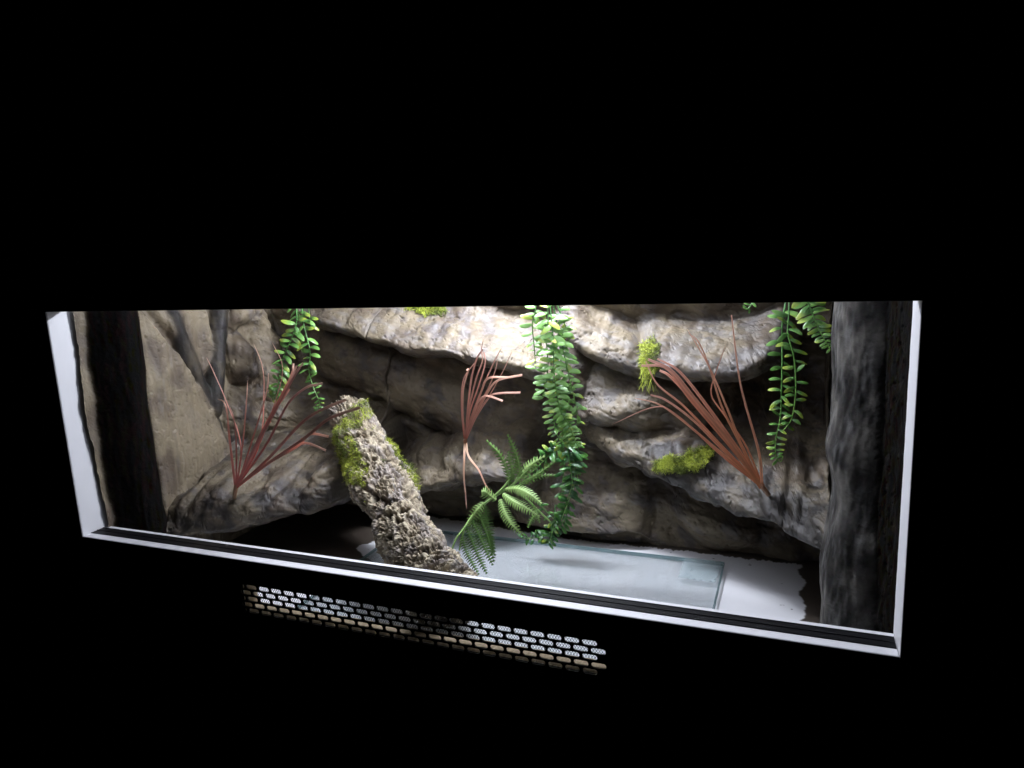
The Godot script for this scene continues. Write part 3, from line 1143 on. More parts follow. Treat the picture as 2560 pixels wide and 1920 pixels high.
func mosses() -> void:
	var spots := []
	var tries := 0
	while spots.size() < 5200 and tries < 90000:
		tries += 1
		var u := rng.randf_range(0.03, 0.45)
		var a := rng.randf_range(0.4, 2.9)
		var edge := 0.42 * n_mid.get_noise_2d(u * 0.7, a * 0.12)
		var inside := 0.0
		# a collar high on the log and a broad tongue down its left flank
		inside = maxf(inside, 1.0 - absf(u - 0.10 - 0.05 * (a - 1.1)) / 0.05)
		inside = maxf(inside, 1.0 - pow((u - 0.23) / 0.17, 2.0) - pow((a - 2.15 + (u - 0.2) * 0.5) / 0.62, 2.0))
		if inside + edge < 0.25:
			continue
		var v := log_point(u, a)
		spots.append([v[0] + v[1] * rng.randf_range(-0.002, 0.004), v[1]])
	var m := put(moss_mesh(spots, 0.0075, 0.6, 0.25), "moss", M.moss)
	tag(m, "broad bright green moss patch over the top and left flank of the cork log", "moss")
	spots = []
	tries = 0
	while spots.size() < 1100 and tries < 40000:
		tries += 1
		var u := rng.randf_range(0.16, 0.46)
		var a := rng.randf_range(-0.35, 0.75)
		if 1.0 - pow((u - 0.31) / 0.15, 2.0) - pow((a - 0.15) / 0.35, 2.0) + 0.5 * n_mid.get_noise_2d(u * 0.7, a * 0.12) < 0.2:
			continue
		var v := log_point(u, a)
		spots.append([v[0] + v[1] * rng.randf_range(-0.002, 0.004), v[1]])
	m = put(moss_mesh(spots, 0.009, 0.55, 0.25), "moss", M.moss)
	tag(m, "narrow strip of green moss along the right edge of the cork log", "moss")
	m = put(moss_mesh(wall_patch(Vector2(0.268, 0.060), Vector2(0.374, 0.088), 0.25, 4600), 0.009, 0.5, 0.1), "moss", M.moss)
	tag(m, "cushion of green moss on the right rock shelf behind the red grass", "moss")
	spots = wall_patch(Vector2(0.240, 0.218), Vector2(0.288, 0.278), 0.0, 1700)
	m = put(moss_mesh(spots, 0.009, 0.5, 0.7), "moss", M.moss)
	tag(m, "loose moss tuft hanging from the left end of the upper right boulder", "moss")
	var dangle := wall_patch(Vector2(0.240, 0.215), Vector2(0.275, 0.240), 0.0, 70)
	for s in dangle:
		s[0] += Vector3(0, 0, 0.004)
		s[1] = Vector3(0, -1.6, 0.15)
	put(moss_mesh(dangle, 0.034, 0.55, 1.0), "hanging_strands", M.moss, m)
	m = put(moss_mesh(wall_patch(Vector2(-0.255, 0.312), Vector2(-0.135, 0.342), -0.15, 1500), 0.009, 0.5, 0.1), "moss", M.moss)
	tag(m, "thin moss patch high on the bright overhanging ledge, at the top edge of the opening", "moss")


# ---------------------------------------------------------------- red grass
func blade_mesh(pts: Array, w0: float, w1: float, c0: Color, c1: Color, faces: Vector3) -> ArrayMesh:
	var path := smooth_path(pts, 22)
	var p := PackedVector3Array()
	var c := PackedColorArray()
	var n := path.size()
	for j in n:
		var f := j / float(n - 1)
		var t := (path[mini(j + 1, n - 1)] - path[maxi(j - 1, 0)]).normalized()
		var side := t.cross(faces).normalized()
		var up := side.cross(t)
		var w := lerpf(w0, w1, f) * 0.5
		w *= 1.0 - 0.85 * ss(0.93, 1.0, f) * (1.0 if w1 < 0.0016 else 0.0)
		for k in 5:
			var s := (k - 2) / 2.0
			p.append(path[j] + side * w * s - up * w * 0.16 * absf(s))
			var col := c0.lerp(c1, f)
			c.append(col * (1.08 - 0.32 * (1.0 - absf(s)) + 0.06 * sin(f * 31.0 + s * 2.0)))
	return grid_mesh(p, c, 5, n)


func grass(label: String, base: Vector3, foot: Vector3, blades: Array, root_tint: Color, tip_tint: Color, full := 1.0) -> void:
	var t := thing("red_grass", label, "artificial plant", Vector3.ZERO, "red artificial grass tufts")
	put(tube(smooth_path([foot, foot.lerp(base, 0.5), base], 8), 0.0034, 0.0040, 10, Color(0.16, 0.10, 0.05), Color(0.30, 0.13, 0.07)), "stem", M.blade, t)
	for b in blades:
		var pts := [foot.lerp(base, 0.75) + Vector3(rng.randf_range(-1, 1), rng.randf_range(-1, 1), rng.randf_range(-1, 1)) * 0.0012]
		pts.append_array(b[0])
		var k := rng.randf()
		var c0 := root_tint.lerp(root_tint * Color(0.85, 1.35, 1.2), k)
		var c1 := tip_tint.lerp(tip_tint * Color(0.85, 0.8, 0.9), rng.randf())
		if b.size() > 3:
			c0 = Color(0.80, 0.52, 0.33)
			c1 = Color(0.70, 0.34, 0.26)
		put(blade_mesh(pts, b[1] * full, b[2] * full, c0, c1, Vector3(0.35 + rng.randf_range(-0.3, 0.3), 0.35, 0.85).normalized()), "blade", M.blade, t)


func grasses() -> void:
	grass("red artificial grass tuft rooted on the left rock shelf beside the trunk", Vector3(-0.4255, 0.0488, -0.173), Vector3(-0.4396, 0.0191, -0.178), [
		[[Vector3(-0.4195, 0.1324, -0.163), Vector3(-0.4133, 0.1833, -0.158), Vector3(-0.4226, 0.1997, -0.163), Vector3(-0.4498, 0.2003, -0.178)], 0.004, 0.0012],
		[[Vector3(-0.4064, 0.1249, -0.163), Vector3(-0.4, 0.1717, -0.158), Vector3(-0.4098, 0.1904, -0.163)], 0.004, 0.0016],
		[[Vector3(-0.3921, 0.1258, -0.163), Vector3(-0.3781, 0.1986, -0.168), Vector3(-0.3787, 0.2352, -0.178)], 0.0035, 0.0012],
		[[Vector3(-0.3521, 0.1484, -0.148), Vector3(-0.325, 0.2185, -0.158), Vector3(-0.3243, 0.2511, -0.168)], 0.0036, 0.0016],
		[[Vector3(-0.3369, 0.14, -0.138), Vector3(-0.2724, 0.219, -0.128), Vector3(-0.2452, 0.2571, -0.128), Vector3(-0.2434, 0.2747, -0.133)], 0.0055, 0.0026],
		[[Vector3(-0.328, 0.1458, -0.133), Vector3(-0.2614, 0.2242, -0.123), Vector3(-0.2336, 0.272, -0.128)], 0.0055, 0.0024],
		[[Vector3(-0.3374, 0.1334, -0.133), Vector3(-0.2659, 0.2139, -0.118), Vector3(-0.2198, 0.2649, -0.108), Vector3(-0.2051, 0.2802, -0.108)], 0.005, 0.003],
		[[Vector3(-0.3464, 0.1274, -0.138), Vector3(-0.2883, 0.1983, -0.133), Vector3(-0.2565, 0.2335, -0.133)], 0.0052, 0.0034],
		[[Vector3(-0.3104, 0.1403, -0.128), Vector3(-0.2437, 0.2132, -0.108), Vector3(-0.2016, 0.2426, -0.103), Vector3(-0.1695, 0.2507, -0.103)], 0.0045, 0.0034],
		[[Vector3(-0.3088, 0.1169, -0.128), Vector3(-0.2129, 0.1876, -0.098), Vector3(-0.1682, 0.2124, -0.093), Vector3(-0.1238, 0.2296, -0.093)], 0.0045, 0.0036],
		[[Vector3(-0.3099, 0.1089, -0.128), Vector3(-0.2029, 0.1675, -0.093), Vector3(-0.1499, 0.2014, -0.083), Vector3(-0.0942, 0.2212, -0.083)], 0.0050, 0.0040],
		[[Vector3(-0.315, 0.1062, -0.128), Vector3(-0.2343, 0.1467, -0.108), Vector3(-0.2015, 0.17, -0.103), Vector3(-0.164, 0.1698, -0.098)], 0.0042, 0.0034],
		[[Vector3(-0.3182, 0.1036, -0.128), Vector3(-0.2439, 0.1408, -0.108), Vector3(-0.2119, 0.1554, -0.103), Vector3(-0.1715, 0.1475, -0.098)], 0.0040, 0.0032],
		[[Vector3(-0.3426, 0.1329, -0.148), Vector3(-0.3473, 0.2137, -0.178), Vector3(-0.3534, 0.2596, -0.188), Vector3(-0.3747, 0.2961, -0.198)], 0.0024, 0.0010],
		[[Vector3(-0.4009, 0.1238, -0.168), Vector3(-0.4397, 0.1919, -0.188), Vector3(-0.4705, 0.2432, -0.198), Vector3(-0.493, 0.2688, -0.208)], 0.0020, 0.0010],
		[[Vector3(-0.3336, 0.1362, -0.138), Vector3(-0.2844, 0.224, -0.138), Vector3(-0.2736, 0.2687, -0.143), Vector3(-0.293, 0.3052, -0.148)], 0.0022, 0.0010],
	], Color(0.68, 0.115, 0.10), Color(0.86, 0.56, 0.40), 1.05)
	grass("red artificial grass tuft on the middle of the back wall with two drooping pale blades", Vector3(-0.0702, 0.0955, -0.375), Vector3(-0.0963, 0.0676, -0.425), [
		[[Vector3(-0.0673, 0.1416, -0.365), Vector3(-0.0583, 0.1951, -0.355), Vector3(-0.0439, 0.2297, -0.35), Vector3(-0.0451, 0.2305, -0.345)], 0.003, 0.0024],
		[[Vector3(-0.0575, 0.1506, -0.365), Vector3(-0.0442, 0.2113, -0.36), Vector3(-0.029, 0.2497, -0.355), Vector3(-0.0143, 0.2669, -0.35)], 0.0036, 0.0026],
		[[Vector3(-0.0533, 0.1519, -0.36), Vector3(-0.0283, 0.2145, -0.345), Vector3(-0.0141, 0.2474, -0.345), Vector3(-0.0147, 0.2676, -0.345), Vector3(-0.0092, 0.2877, -0.345)], 0.0036, 0.0012],
		[[Vector3(-0.0529, 0.1508, -0.365), Vector3(-0.0294, 0.2033, -0.36), Vector3(-0.0157, 0.2409, -0.36), Vector3(-0.0172, 0.2613, -0.36)], 0.003, 0.0020],
		[[Vector3(-0.0462, 0.148, -0.36), Vector3(-0.0089, 0.215, -0.345), Vector3(0.0109, 0.2455, -0.335), Vector3(0.0276, 0.2735, -0.335)], 0.0038, 0.0014],
		[[Vector3(-0.0447, 0.1438, -0.36), Vector3(-0.0063, 0.1987, -0.345), Vector3(0.0136, 0.2335, -0.335), Vector3(0.019, 0.2536, -0.335)], 0.0034, 0.0012],
		[[Vector3(-0.0447, 0.1438, -0.36), Vector3(-0.0189, 0.1942, -0.345), Vector3(0.0022, 0.2205, -0.33), Vector3(0.0447, 0.225, -0.32)], 0.0036, 0.0034],
		[[Vector3(-0.0431, 0.1396, -0.36), Vector3(-0.0063, 0.1915, -0.34), Vector3(0.0213, 0.218, -0.325), Vector3(0.07, 0.2305, -0.315)], 0.0038, 0.0036],
		[[Vector3(-0.0389, 0.141, -0.355), Vector3(-0.0019, 0.1845, -0.335), Vector3(0.0201, 0.1955, -0.325), Vector3(0.0653, 0.2006, -0.315)], 0.0036, 0.0034],
		[[Vector3(-0.0468, 0.1395, -0.36), Vector3(-0.0272, 0.1732, -0.345), Vector3(-0.0038, 0.1896, -0.33), Vector3(0.0288, 0.1829, -0.325)], 0.0036, 0.0034],
		[[Vector3(-0.0452, 0.1353, -0.36), Vector3(-0.0152, 0.1726, -0.35), Vector3(0.0221, 0.2279, -0.345), Vector3(0.0436, 0.2682, -0.345)], 0.003, 0.0010],
		[[Vector3(-0.0716, 0.1402, -0.37), Vector3(-0.0649, 0.1855, -0.36), Vector3(-0.0552, 0.2161, -0.355), Vector3(-0.0325, 0.2422, -0.35)], 0.0028, 0.0016],
		[[Vector3(-0.0692, 0.0676, -0.365), Vector3(-0.0701, 0.0293, -0.36), Vector3(-0.0711, -0.0081, -0.365), Vector3(-0.0733, -0.0372, -0.37)], 0.0045, 0.0014, 1],
		[[Vector3(-0.0607, 0.0682, -0.365), Vector3(-0.0372, 0.0466, -0.355), Vector3(-0.0259, 0.0213, -0.355), Vector3(-0.018, 0.0045, -0.36)], 0.0042, 0.0018, 1],
	], Color(0.40, 0.10, 0.07), Color(0.78, 0.46, 0.33))
	grass("tall red artificial grass tuft leaning left from the front of the right rock shelf", Vector3(0.4463, 0.0825, -0.287), Vector3(0.4586, 0.0641, -0.292), [
		[[Vector3(0.4061, 0.139, -0.277), Vector3(0.3485, 0.2126, -0.262), Vector3(0.3163, 0.257, -0.257), Vector3(0.2804, 0.2606, -0.252)], 0.0078, 0.0034],
		[[Vector3(0.4078, 0.1426, -0.272), Vector3(0.3557, 0.2139, -0.257), Vector3(0.3246, 0.2555, -0.247), Vector3(0.2925, 0.2719, -0.242)], 0.0078, 0.0036],
		[[Vector3(0.4125, 0.1394, -0.277), Vector3(0.3636, 0.211, -0.272), Vector3(0.3313, 0.2522, -0.267), Vector3(0.3013, 0.2687, -0.267)], 0.0075, 0.0026],
		[[Vector3(0.409, 0.1343, -0.282), Vector3(0.3598, 0.1959, -0.277), Vector3(0.3197, 0.2398, -0.277), Vector3(0.3027, 0.2498, -0.277)], 0.0075, 0.0034],
		[[Vector3(0.3992, 0.1301, -0.282), Vector3(0.3398, 0.1951, -0.277), Vector3(0.2992, 0.2288, -0.277), Vector3(0.2813, 0.2625, -0.282)], 0.0046, 0.0016],
		[[Vector3(0.3969, 0.1328, -0.272), Vector3(0.3552, 0.1784, -0.262), Vector3(0.3161, 0.209, -0.257), Vector3(0.2935, 0.2176, -0.252)], 0.0046, 0.0024],
		[[Vector3(0.3936, 0.1291, -0.272), Vector3(0.3353, 0.1809, -0.262), Vector3(0.3026, 0.2037, -0.257), Vector3(0.2696, 0.2119, -0.252)], 0.0046, 0.0014],
		[[Vector3(0.3941, 0.1271, -0.267), Vector3(0.3302, 0.19, -0.252), Vector3(0.2977, 0.2001, -0.247), Vector3(0.2378, 0.1727, -0.242)], 0.003, 0.0010],
		[[Vector3(0.4179, 0.1391, -0.292), Vector3(0.3911, 0.1938, -0.292), Vector3(0.3742, 0.2487, -0.292), Vector3(0.3576, 0.2895, -0.292), Vector3(0.3423, 0.3031, -0.292)], 0.005, 0.0012],
		[[Vector3(0.4205, 0.1357, -0.292), Vector3(0.3977, 0.194, -0.292), Vector3(0.3804, 0.2341, -0.297), Vector3(0.3631, 0.2675, -0.302), Vector3(0.3389, 0.3087, -0.302)], 0.0044, 0.0012],
		[[Vector3(0.4244, 0.1394, -0.292), Vector3(0.3907, 0.1856, -0.297), Vector3(0.3741, 0.212, -0.302), Vector3(0.3818, 0.2471, -0.302), Vector3(0.3945, 0.285, -0.302)], 0.003, 0.0010],
		[[Vector3(0.4448, 0.1325, -0.272), Vector3(0.4267, 0.202, -0.262), Vector3(0.4164, 0.2491, -0.257), Vector3(0.4058, 0.3339, -0.252)], 0.0044, 0.0016],
	], Color(0.68, 0.19, 0.085), Color(0.78, 0.42, 0.30))


# ---------------------------------------------------------------- hanging ferns
var leaf_meshes := []

func bean_leaf(bend: float, c0: Color, c1: Color, slim: float) -> ArrayMesh:
	var p := PackedVector3Array()
	var c := PackedColorArray()
	for j in 9:
		var f := j / 8.0
		var w := slim * (pow(sin(PI * clampf(f * 0.93 + 0.045, 0.0, 1.0)), 0.55)) * (1.0 + 0.18 * f)
		if j == 0:
			w = slim * 0.12
		elif j == 8:
			w = slim * 0.2
		for k in 5:
			var s := (k - 2) / 2.0
			p.append(Vector3(f, bend * sin(PI * f) + w * s - 0.10 * f * f, 0.09 * sin(PI * f) - 0.30 * w * s * s + (0.03 if k == 2 else 0.0) * -1.0 - 0.10 * f * f))
			c.append(c0.lerp(c1, ss(0.35, 1.0, f + 0.12 * absf(s))))
	return grid_mesh(p, c, 5, 9)


func make_leaves() -> void:
	var g := Color(0.060, 0.165, 0.035)
	var g2 := Color(0.14, 0.30, 0.06)
	var y := Color(0.31, 0.40, 0.05)
	leaf_meshes = [
		bean_leaf(0.05, g, g2, 0.164), bean_leaf(-0.05, g, Color(0.12, 0.28, 0.05), 0.156), bean_leaf(0.07, g2, y, 0.164),
		bean_leaf(-0.06, g, y, 0.148), bean_leaf(0.03, g2, Color(0.16, 0.34, 0.07), 0.189), bean_leaf(0.04, y, y * 1.15, 0.172),
		bean_leaf(0.02, Color(0.02, 0.085, 0.02), Color(0.04, 0.14, 0.03), 0.15), bean_leaf(-0.03, Color(0.03, 0.11, 0.02), Color(0.07, 0.2, 0.03), 0.13)]


func strand(t: Node3D, pts: Array, count: int, len0: float, len1: float, variants: Array, from := 0.0, till := 0.97, spread := 0.33, thick := 0.0013) -> void:
	var path := smooth_path(pts, 44)
	put(tube(path, thick, thick * 0.55, 7, Color(0.06, 0.19, 0.05), Color(0.16, 0.32, 0.06)), "stem", M.leaf, t)
	var last := path.size() - 1
	for k in count:
		var f := lerpf(from, till, (k + 0.5) / count)
		var g := f * last
		var i := mini(int(g), last - 1)
		var at := path[i].lerp(path[i + 1], g - i)
		var tan_v := (path[mini(i + 2, last)] - path[maxi(i - 1, 0)]).normalized()
		var s := 1.0 if k % 2 else -1.0
		var out := tan_v.cross(Vector3(0.25, 0.12, 1).normalized()).normalized() * s
		var dir := (out + tan_v * rng.randf_range(-0.1, 0.6) + Vector3(rng.randfn(), rng.randfn() * 0.7, rng.randfn() + 0.5) * spread).normalized()
		var size := lerpf(len0, len1, pow(f, 1.6)) * rng.randf_range(0.85, 1.12)
		var nrm := Vector3(0.2 + rng.randfn() * 0.25, 0.75 + rng.randfn() * 0.25, 0.75).normalized()
		nrm = (nrm - dir * nrm.dot(dir)).normalized()
		var b := Basis(dir, nrm.cross(dir), nrm).scaled_local(Vector3(size, size, size))
		put(leaf_meshes[variants[rng.randi() % variants.size()]], "leaf", M.leaf, t, Transform3D(b, at))


func vines() -> void:
	make_leaves()
	var hang := "artificial ferns hanging from the top of the rock"
	var t := thing("hanging_fern", "dark green artificial fern hanging over the left tuft of red grass", "artificial plant", Vector3.ZERO, hang)
	strand(t, [Vector3(-0.4143, 0.3637, -0.37), Vector3(-0.4115, 0.3194, -0.365), Vector3(-0.424, 0.2839, -0.36), Vector3(-0.4434, 0.248, -0.355), Vector3(-0.4557, 0.2071, -0.35), Vector3(-0.465, 0.1789, -0.35), Vector3(-0.4757, 0.1664, -0.35), Vector3(-0.4869, 0.1679, -0.35), Vector3(-0.4882, 0.1754, -0.35)], 34, 0.029, 0.007, [0, 0, 1, 3, 2], 0.12, 0.80)
	strand(t, [Vector3(-0.4041, 0.3631, -0.375), Vector3(-0.4001, 0.3098, -0.37), Vector3(-0.3875, 0.2563, -0.365), Vector3(-0.3911, 0.2206, -0.36), Vector3(-0.3796, 0.1852, -0.355), Vector3(-0.3659, 0.1592, -0.35), Vector3(-0.3751, 0.1358, -0.35)], 34, 0.027, 0.007, [0, 0, 1, 3, 4], 0.08, 0.97)
	strand(t, [Vector3(-0.3928, 0.3625, -0.38), Vector3(-0.3888, 0.3272, -0.375), Vector3(-0.3878, 0.2984, -0.375)], 8, 0.024, 0.022, [0, 1, 3], 0.05, 1.0, 0.2)
	strand(t, [Vector3(-0.4387, 0.3633, -0.38), Vector3(-0.4177, 0.3409, -0.375), Vector3(-0.4084, 0.3093, -0.375)], 8, 0.024, 0.02, [0, 0, 1], 0.2, 1.0, 0.3)
	t = thing("hanging_fern", "long bright green artificial fern hanging down the middle of the back wall", "artificial plant", Vector3.ZERO, hang)
	strand(t, [Vector3(0.0925, 0.3651, -0.34), Vector3(0.0907, 0.3368, -0.335), Vector3(0.0859, 0.3131, -0.33), Vector3(0.0875, 0.2748, -0.33), Vector3(0.0892, 0.236, -0.33)], 18, 0.023, 0.017, [4, 2, 4, 5], 0.15, 1.0)
	strand(t, [Vector3(0.1085, 0.3648, -0.34), Vector3(0.1134, 0.3205, -0.33), Vector3(0.1108, 0.2909, -0.325), Vector3(0.114, 0.246, -0.32), Vector3(0.108, 0.215, -0.32), Vector3(0.1039, 0.1915, -0.32)], 32, 0.023, 0.018, [4, 4, 1, 2, 5], 0.1, 1.0)
	strand(t, [Vector3(0.1148, 0.3643, -0.345), Vector3(0.1249, 0.3118, -0.34), Vector3(0.1334, 0.2821, -0.335), Vector3(0.1438, 0.2372, -0.33), Vector3(0.152, 0.1988, -0.33), Vector3(0.1581, 0.1641, -0.33), Vector3(0.1549, 0.1325, -0.33)], 32, 0.025, 0.012, [4, 4, 4, 2, 1], 0.1, 1.0)
	strand(t, [Vector3(0.113, 0.3572, -0.34), Vector3(0.1222, 0.2985, -0.325), Vector3(0.1257, 0.2394, -0.315), Vector3(0.1308, 0.2023, -0.31), Vector3(0.1368, 0.1717, -0.31), Vector3(0.1488, 0.1529, -0.31), Vector3(0.159, 0.1263, -0.31), Vector3(0.1664, 0.1127, -0.31)], 54, 0.025, 0.007, [4, 4, 1, 4, 2], 0.08, 0.97)
	strand(t, [Vector3(0.1157, 0.252, -0.33), Vector3(0.1219, 0.1999, -0.32), Vector3(0.1222, 0.1621, -0.315), Vector3(0.1263, 0.1401, -0.31), Vector3(0.1351, 0.1186, -0.31)], 22, 0.022, 0.009, [4, 1, 2, 3], 0.2, 0.98)
	strand(t, [Vector3(0.1212, 0.1822, -0.33), Vector3(0.136, 0.1446, -0.325), Vector3(0.145, 0.1267, -0.32), Vector3(0.1477, 0.1111, -0.32)], 20, 0.018, 0.008, [5, 2, 4], 0.2, 1.0)
	strand(t, [Vector3(0.1176, 0.3564, -0.35), Vector3(0.1367, 0.3112, -0.345), Vector3(0.1437, 0.2807, -0.345)], 10, 0.02, 0.014, [2, 5, 0], 0.2, 1.0)
	strand(t, [Vector3(0.1256, 0.3112, -0.345), Vector3(0.1316, 0.2514, -0.335), Vector3(0.1391, 0.1906, -0.33), Vector3(0.1392, 0.1448, -0.325), Vector3(0.1509, 0.1136, -0.32)], 44, 0.023, 0.008, [4, 0, 2, 4], 0.1, 0.98)
	t = thing("trailing_fern", "dark green trailing fern tangle on the rock below the long bright fern", "artificial plant")
	strand(t, [Vector3(0.1149, 0.1006, -0.38), Vector3(0.117, 0.063, -0.38), Vector3(0.1122, 0.0201, -0.38), Vector3(0.1095, -0.0103, -0.38)], 12, 0.024, 0.02, [6, 6, 7], 0.0, 1.0, 0.4)
	strand(t, [Vector3(0.1308, 0.103, -0.375), Vector3(0.1379, 0.0675, -0.37), Vector3(0.1366, 0.0254, -0.37), Vector3(0.1229, -0.0098, -0.37), Vector3(0.1108, -0.0411, -0.37)], 26, 0.024, 0.018, [6, 7], 0.0, 1.0, 0.4)
	strand(t, [Vector3(0.1264, 0.0999, -0.37), Vector3(0.1325, 0.0603, -0.365), Vector3(0.1349, 0.0312, -0.365), Vector3(0.1248, 0.0007, -0.365)], 16, 0.022, 0.018, [6, 7, 7], 0.0, 1.0, 0.4)
	strand(t, [Vector3(0.124, 0.1039, -0.37), Vector3(0.1023, 0.0874, -0.365), Vector3(0.0776, 0.062, -0.36), Vector3(0.0499, 0.0377, -0.35)], 26, 0.022, 0.014, [7, 6, 3], 0.05, 1.0, 0.4)
	strand(t, [Vector3(0.1258, -0.0088, -0.38), Vector3(0.1146, -0.0402, -0.38), Vector3(0.0938, -0.0623, -0.375), Vector3(0.0686, -0.0763, -0.37), Vector3(0.0371, -0.0825, -0.37)], 34, 0.020, 0.014, [6, 7, 7], 0.0, 1.0, 0.5)
	strand(t, [Vector3(0.1015, -0.0118, -0.37), Vector3(0.0985, -0.0448, -0.365), Vector3(0.0924, -0.0716, -0.365), Vector3(0.0858, -0.0855, -0.365)], 18, 0.018, 0.014, [7, 3, 6], 0.1, 1.0, 0.4)
	strand(t, [Vector3(0.0621, 0.0011, -0.36), Vector3(0.0837, -0.0264, -0.37), Vector3(0.1013, -0.0503, -0.38)], 6, 0.018, 0.014, [7, 6], 0.2, 1.0, 0.4)
	strand(t, [Vector3(0.1401, 0.1021, -0.38), Vector3(0.1435, 0.0774, -0.38), Vector3(0.1396, 0.0562, -0.38), Vector3(0.142, 0.0225, -0.38)], 12, 0.018, 0.012, [7, 3], 0.0, 1.0, 0.4)
	t = thing("hanging_fern", "thin green artificial fern hanging in front of the dark hollow near the right trunk", "artificial plant", Vector3.ZERO, hang)
	strand(t, [Vector3(0.4792, 0.3552, -0.33), Vector3(0.4788, 0.3259, -0.325), Vector3(0.4783, 0.2998, -0.32), Vector3(0.4872, 0.2664, -0.32), Vector3(0.4906, 0.2326, -0.32), Vector3(0.4907, 0.2053, -0.32), Vector3(0.4865, 0.174, -0.32), Vector3(0.4756, 0.156, -0.32)], 26, 0.024, 0.012, [0, 1, 3, 2, 3], 0.1, 0.98)
	strand(t, [Vector3(0.4754, 0.3512, -0.34), Vector3(0.4702, 0.3114, -0.335), Vector3(0.4715, 0.257, -0.335), Vector3(0.4715, 0.2094, -0.33), Vector3(0.4711, 0.1756, -0.325), Vector3(0.4655, 0.1399, -0.325), Vector3(0.4661, 0.115, -0.325), Vector3(0.4728, 0.1068, -0.325), Vector3(0.4764, 0.1156, -0.325)], 34, 0.022, 0.006, [1, 0, 3, 2], 0.06, 0.82)
	t = thing("hanging_fern", "short green artificial fern frond hanging against the top of the right trunk", "artificial plant", Vector3.ZERO, hang)
	strand(t, [Vector3(0.4924, 0.3675, -0.29), Vector3(0.5049, 0.3424, -0.285), Vector3(0.5136, 0.3208, -0.28), Vector3(0.5222, 0.3025, -0.275), Vector3(0.5336, 0.2831, -0.27)], 34, 0.024, 0.007, [1, 3, 2, 4], 0.1, 0.98, 0.18)
	strand(t, [Vector3(0.4275, 0.3595, -0.33), Vector3(0.4281, 0.3431, -0.325), Vector3(0.4218, 0.3344, -0.325), Vector3(0.4159, 0.3372, -0.325)], 6, 0.012, 0.005, [1, 0], 0.0, 0.7)


# ---------------------------------------------------------------- the cut-leaf fern
func toothed_leaf(pts: Array, width: float, teeth: int, c0: Color, c1: Color, faces: Vector3, depth: float) -> ArrayMesh:
	# a long leaf cut into forward pointing teeth on both sides of its rib
	var path := smooth_path(pts, teeth * 3)
	var p := PackedVector3Array()
	var n := PackedVector3Array()
	var c := PackedColorArray()
	var idx := PackedInt32Array()
	var last := path.size() - 1
	var rib := []
	for j in path.size():
		var f := j / float(last)
		var t := (path[mini(j + 1, last)] - path[maxi(j - 1, 0)]).normalized()
		var side := t.cross(faces).normalized()
		rib.append([path[j], t, side, side.cross(t), width * 0.5 * 0.92 * pow(sin(PI * clampf(0.12 + f * 0.86, 0.0, 1.0)), 0.75)])
	var gap := path[0].distance_to(path[1]) * 3.0
	for k in teeth:
		for s in [-1.0, 1.0]:
			# one tooth: rib start, outer shoulder, pointed tip, notch back at the rib's far end
			var a: Array = rib[k * 3]
			var m: Array = rib[k * 3 + 1]
			var b: Array = rib[mini(k * 3 + 3, last)]
			var e: float = m[4] * rng.randf_range(0.9, 1.08)
			var first := p.size()
			var col := c0.lerp(c1, rng.randf_range(0.1, 0.7))
			var sag: Vector3 = -m[3] * e
			var inner := 1.0 - depth
			var pts2: Array = [a[0], a[0] + a[2] * s * e * inner * 0.8 + a[1] * gap * 0.12, m[0] + m[2] * s * e * 0.78 + sag * 0.25 + m[1] * gap * 0.10, m[0] + m[2] * s * e * 1.12 + sag * 0.42 + m[1] * gap * 0.62, m[0] + m[2] * s * e * inner + sag * 0.12 + m[1] * gap * 0.42, b[0]]
			for q in pts2.size():
				p.append(pts2[q])
				n.append((m[3] + m[2] * s * 0.35).normalized())
				c.append((c1 if q == 0 or q == 5 else col) * (1.12 if q == 0 or q == 5 else 1.0))
			for tri in [[0, 1, 2], [0, 2, 4], [2, 3, 4], [0, 4, 5]]:
				var fold: float = (pts2[tri[1]] - pts2[tri[0]]).cross(pts2[tri[2]] - pts2[tri[0]]).dot(m[3])
				idx.append_array(PackedInt32Array([first + tri[0], first + tri[1 if fold < 0.0 else 2], first + tri[2 if fold < 0.0 else 1]]))
	return arrays(p, n, c, idx)


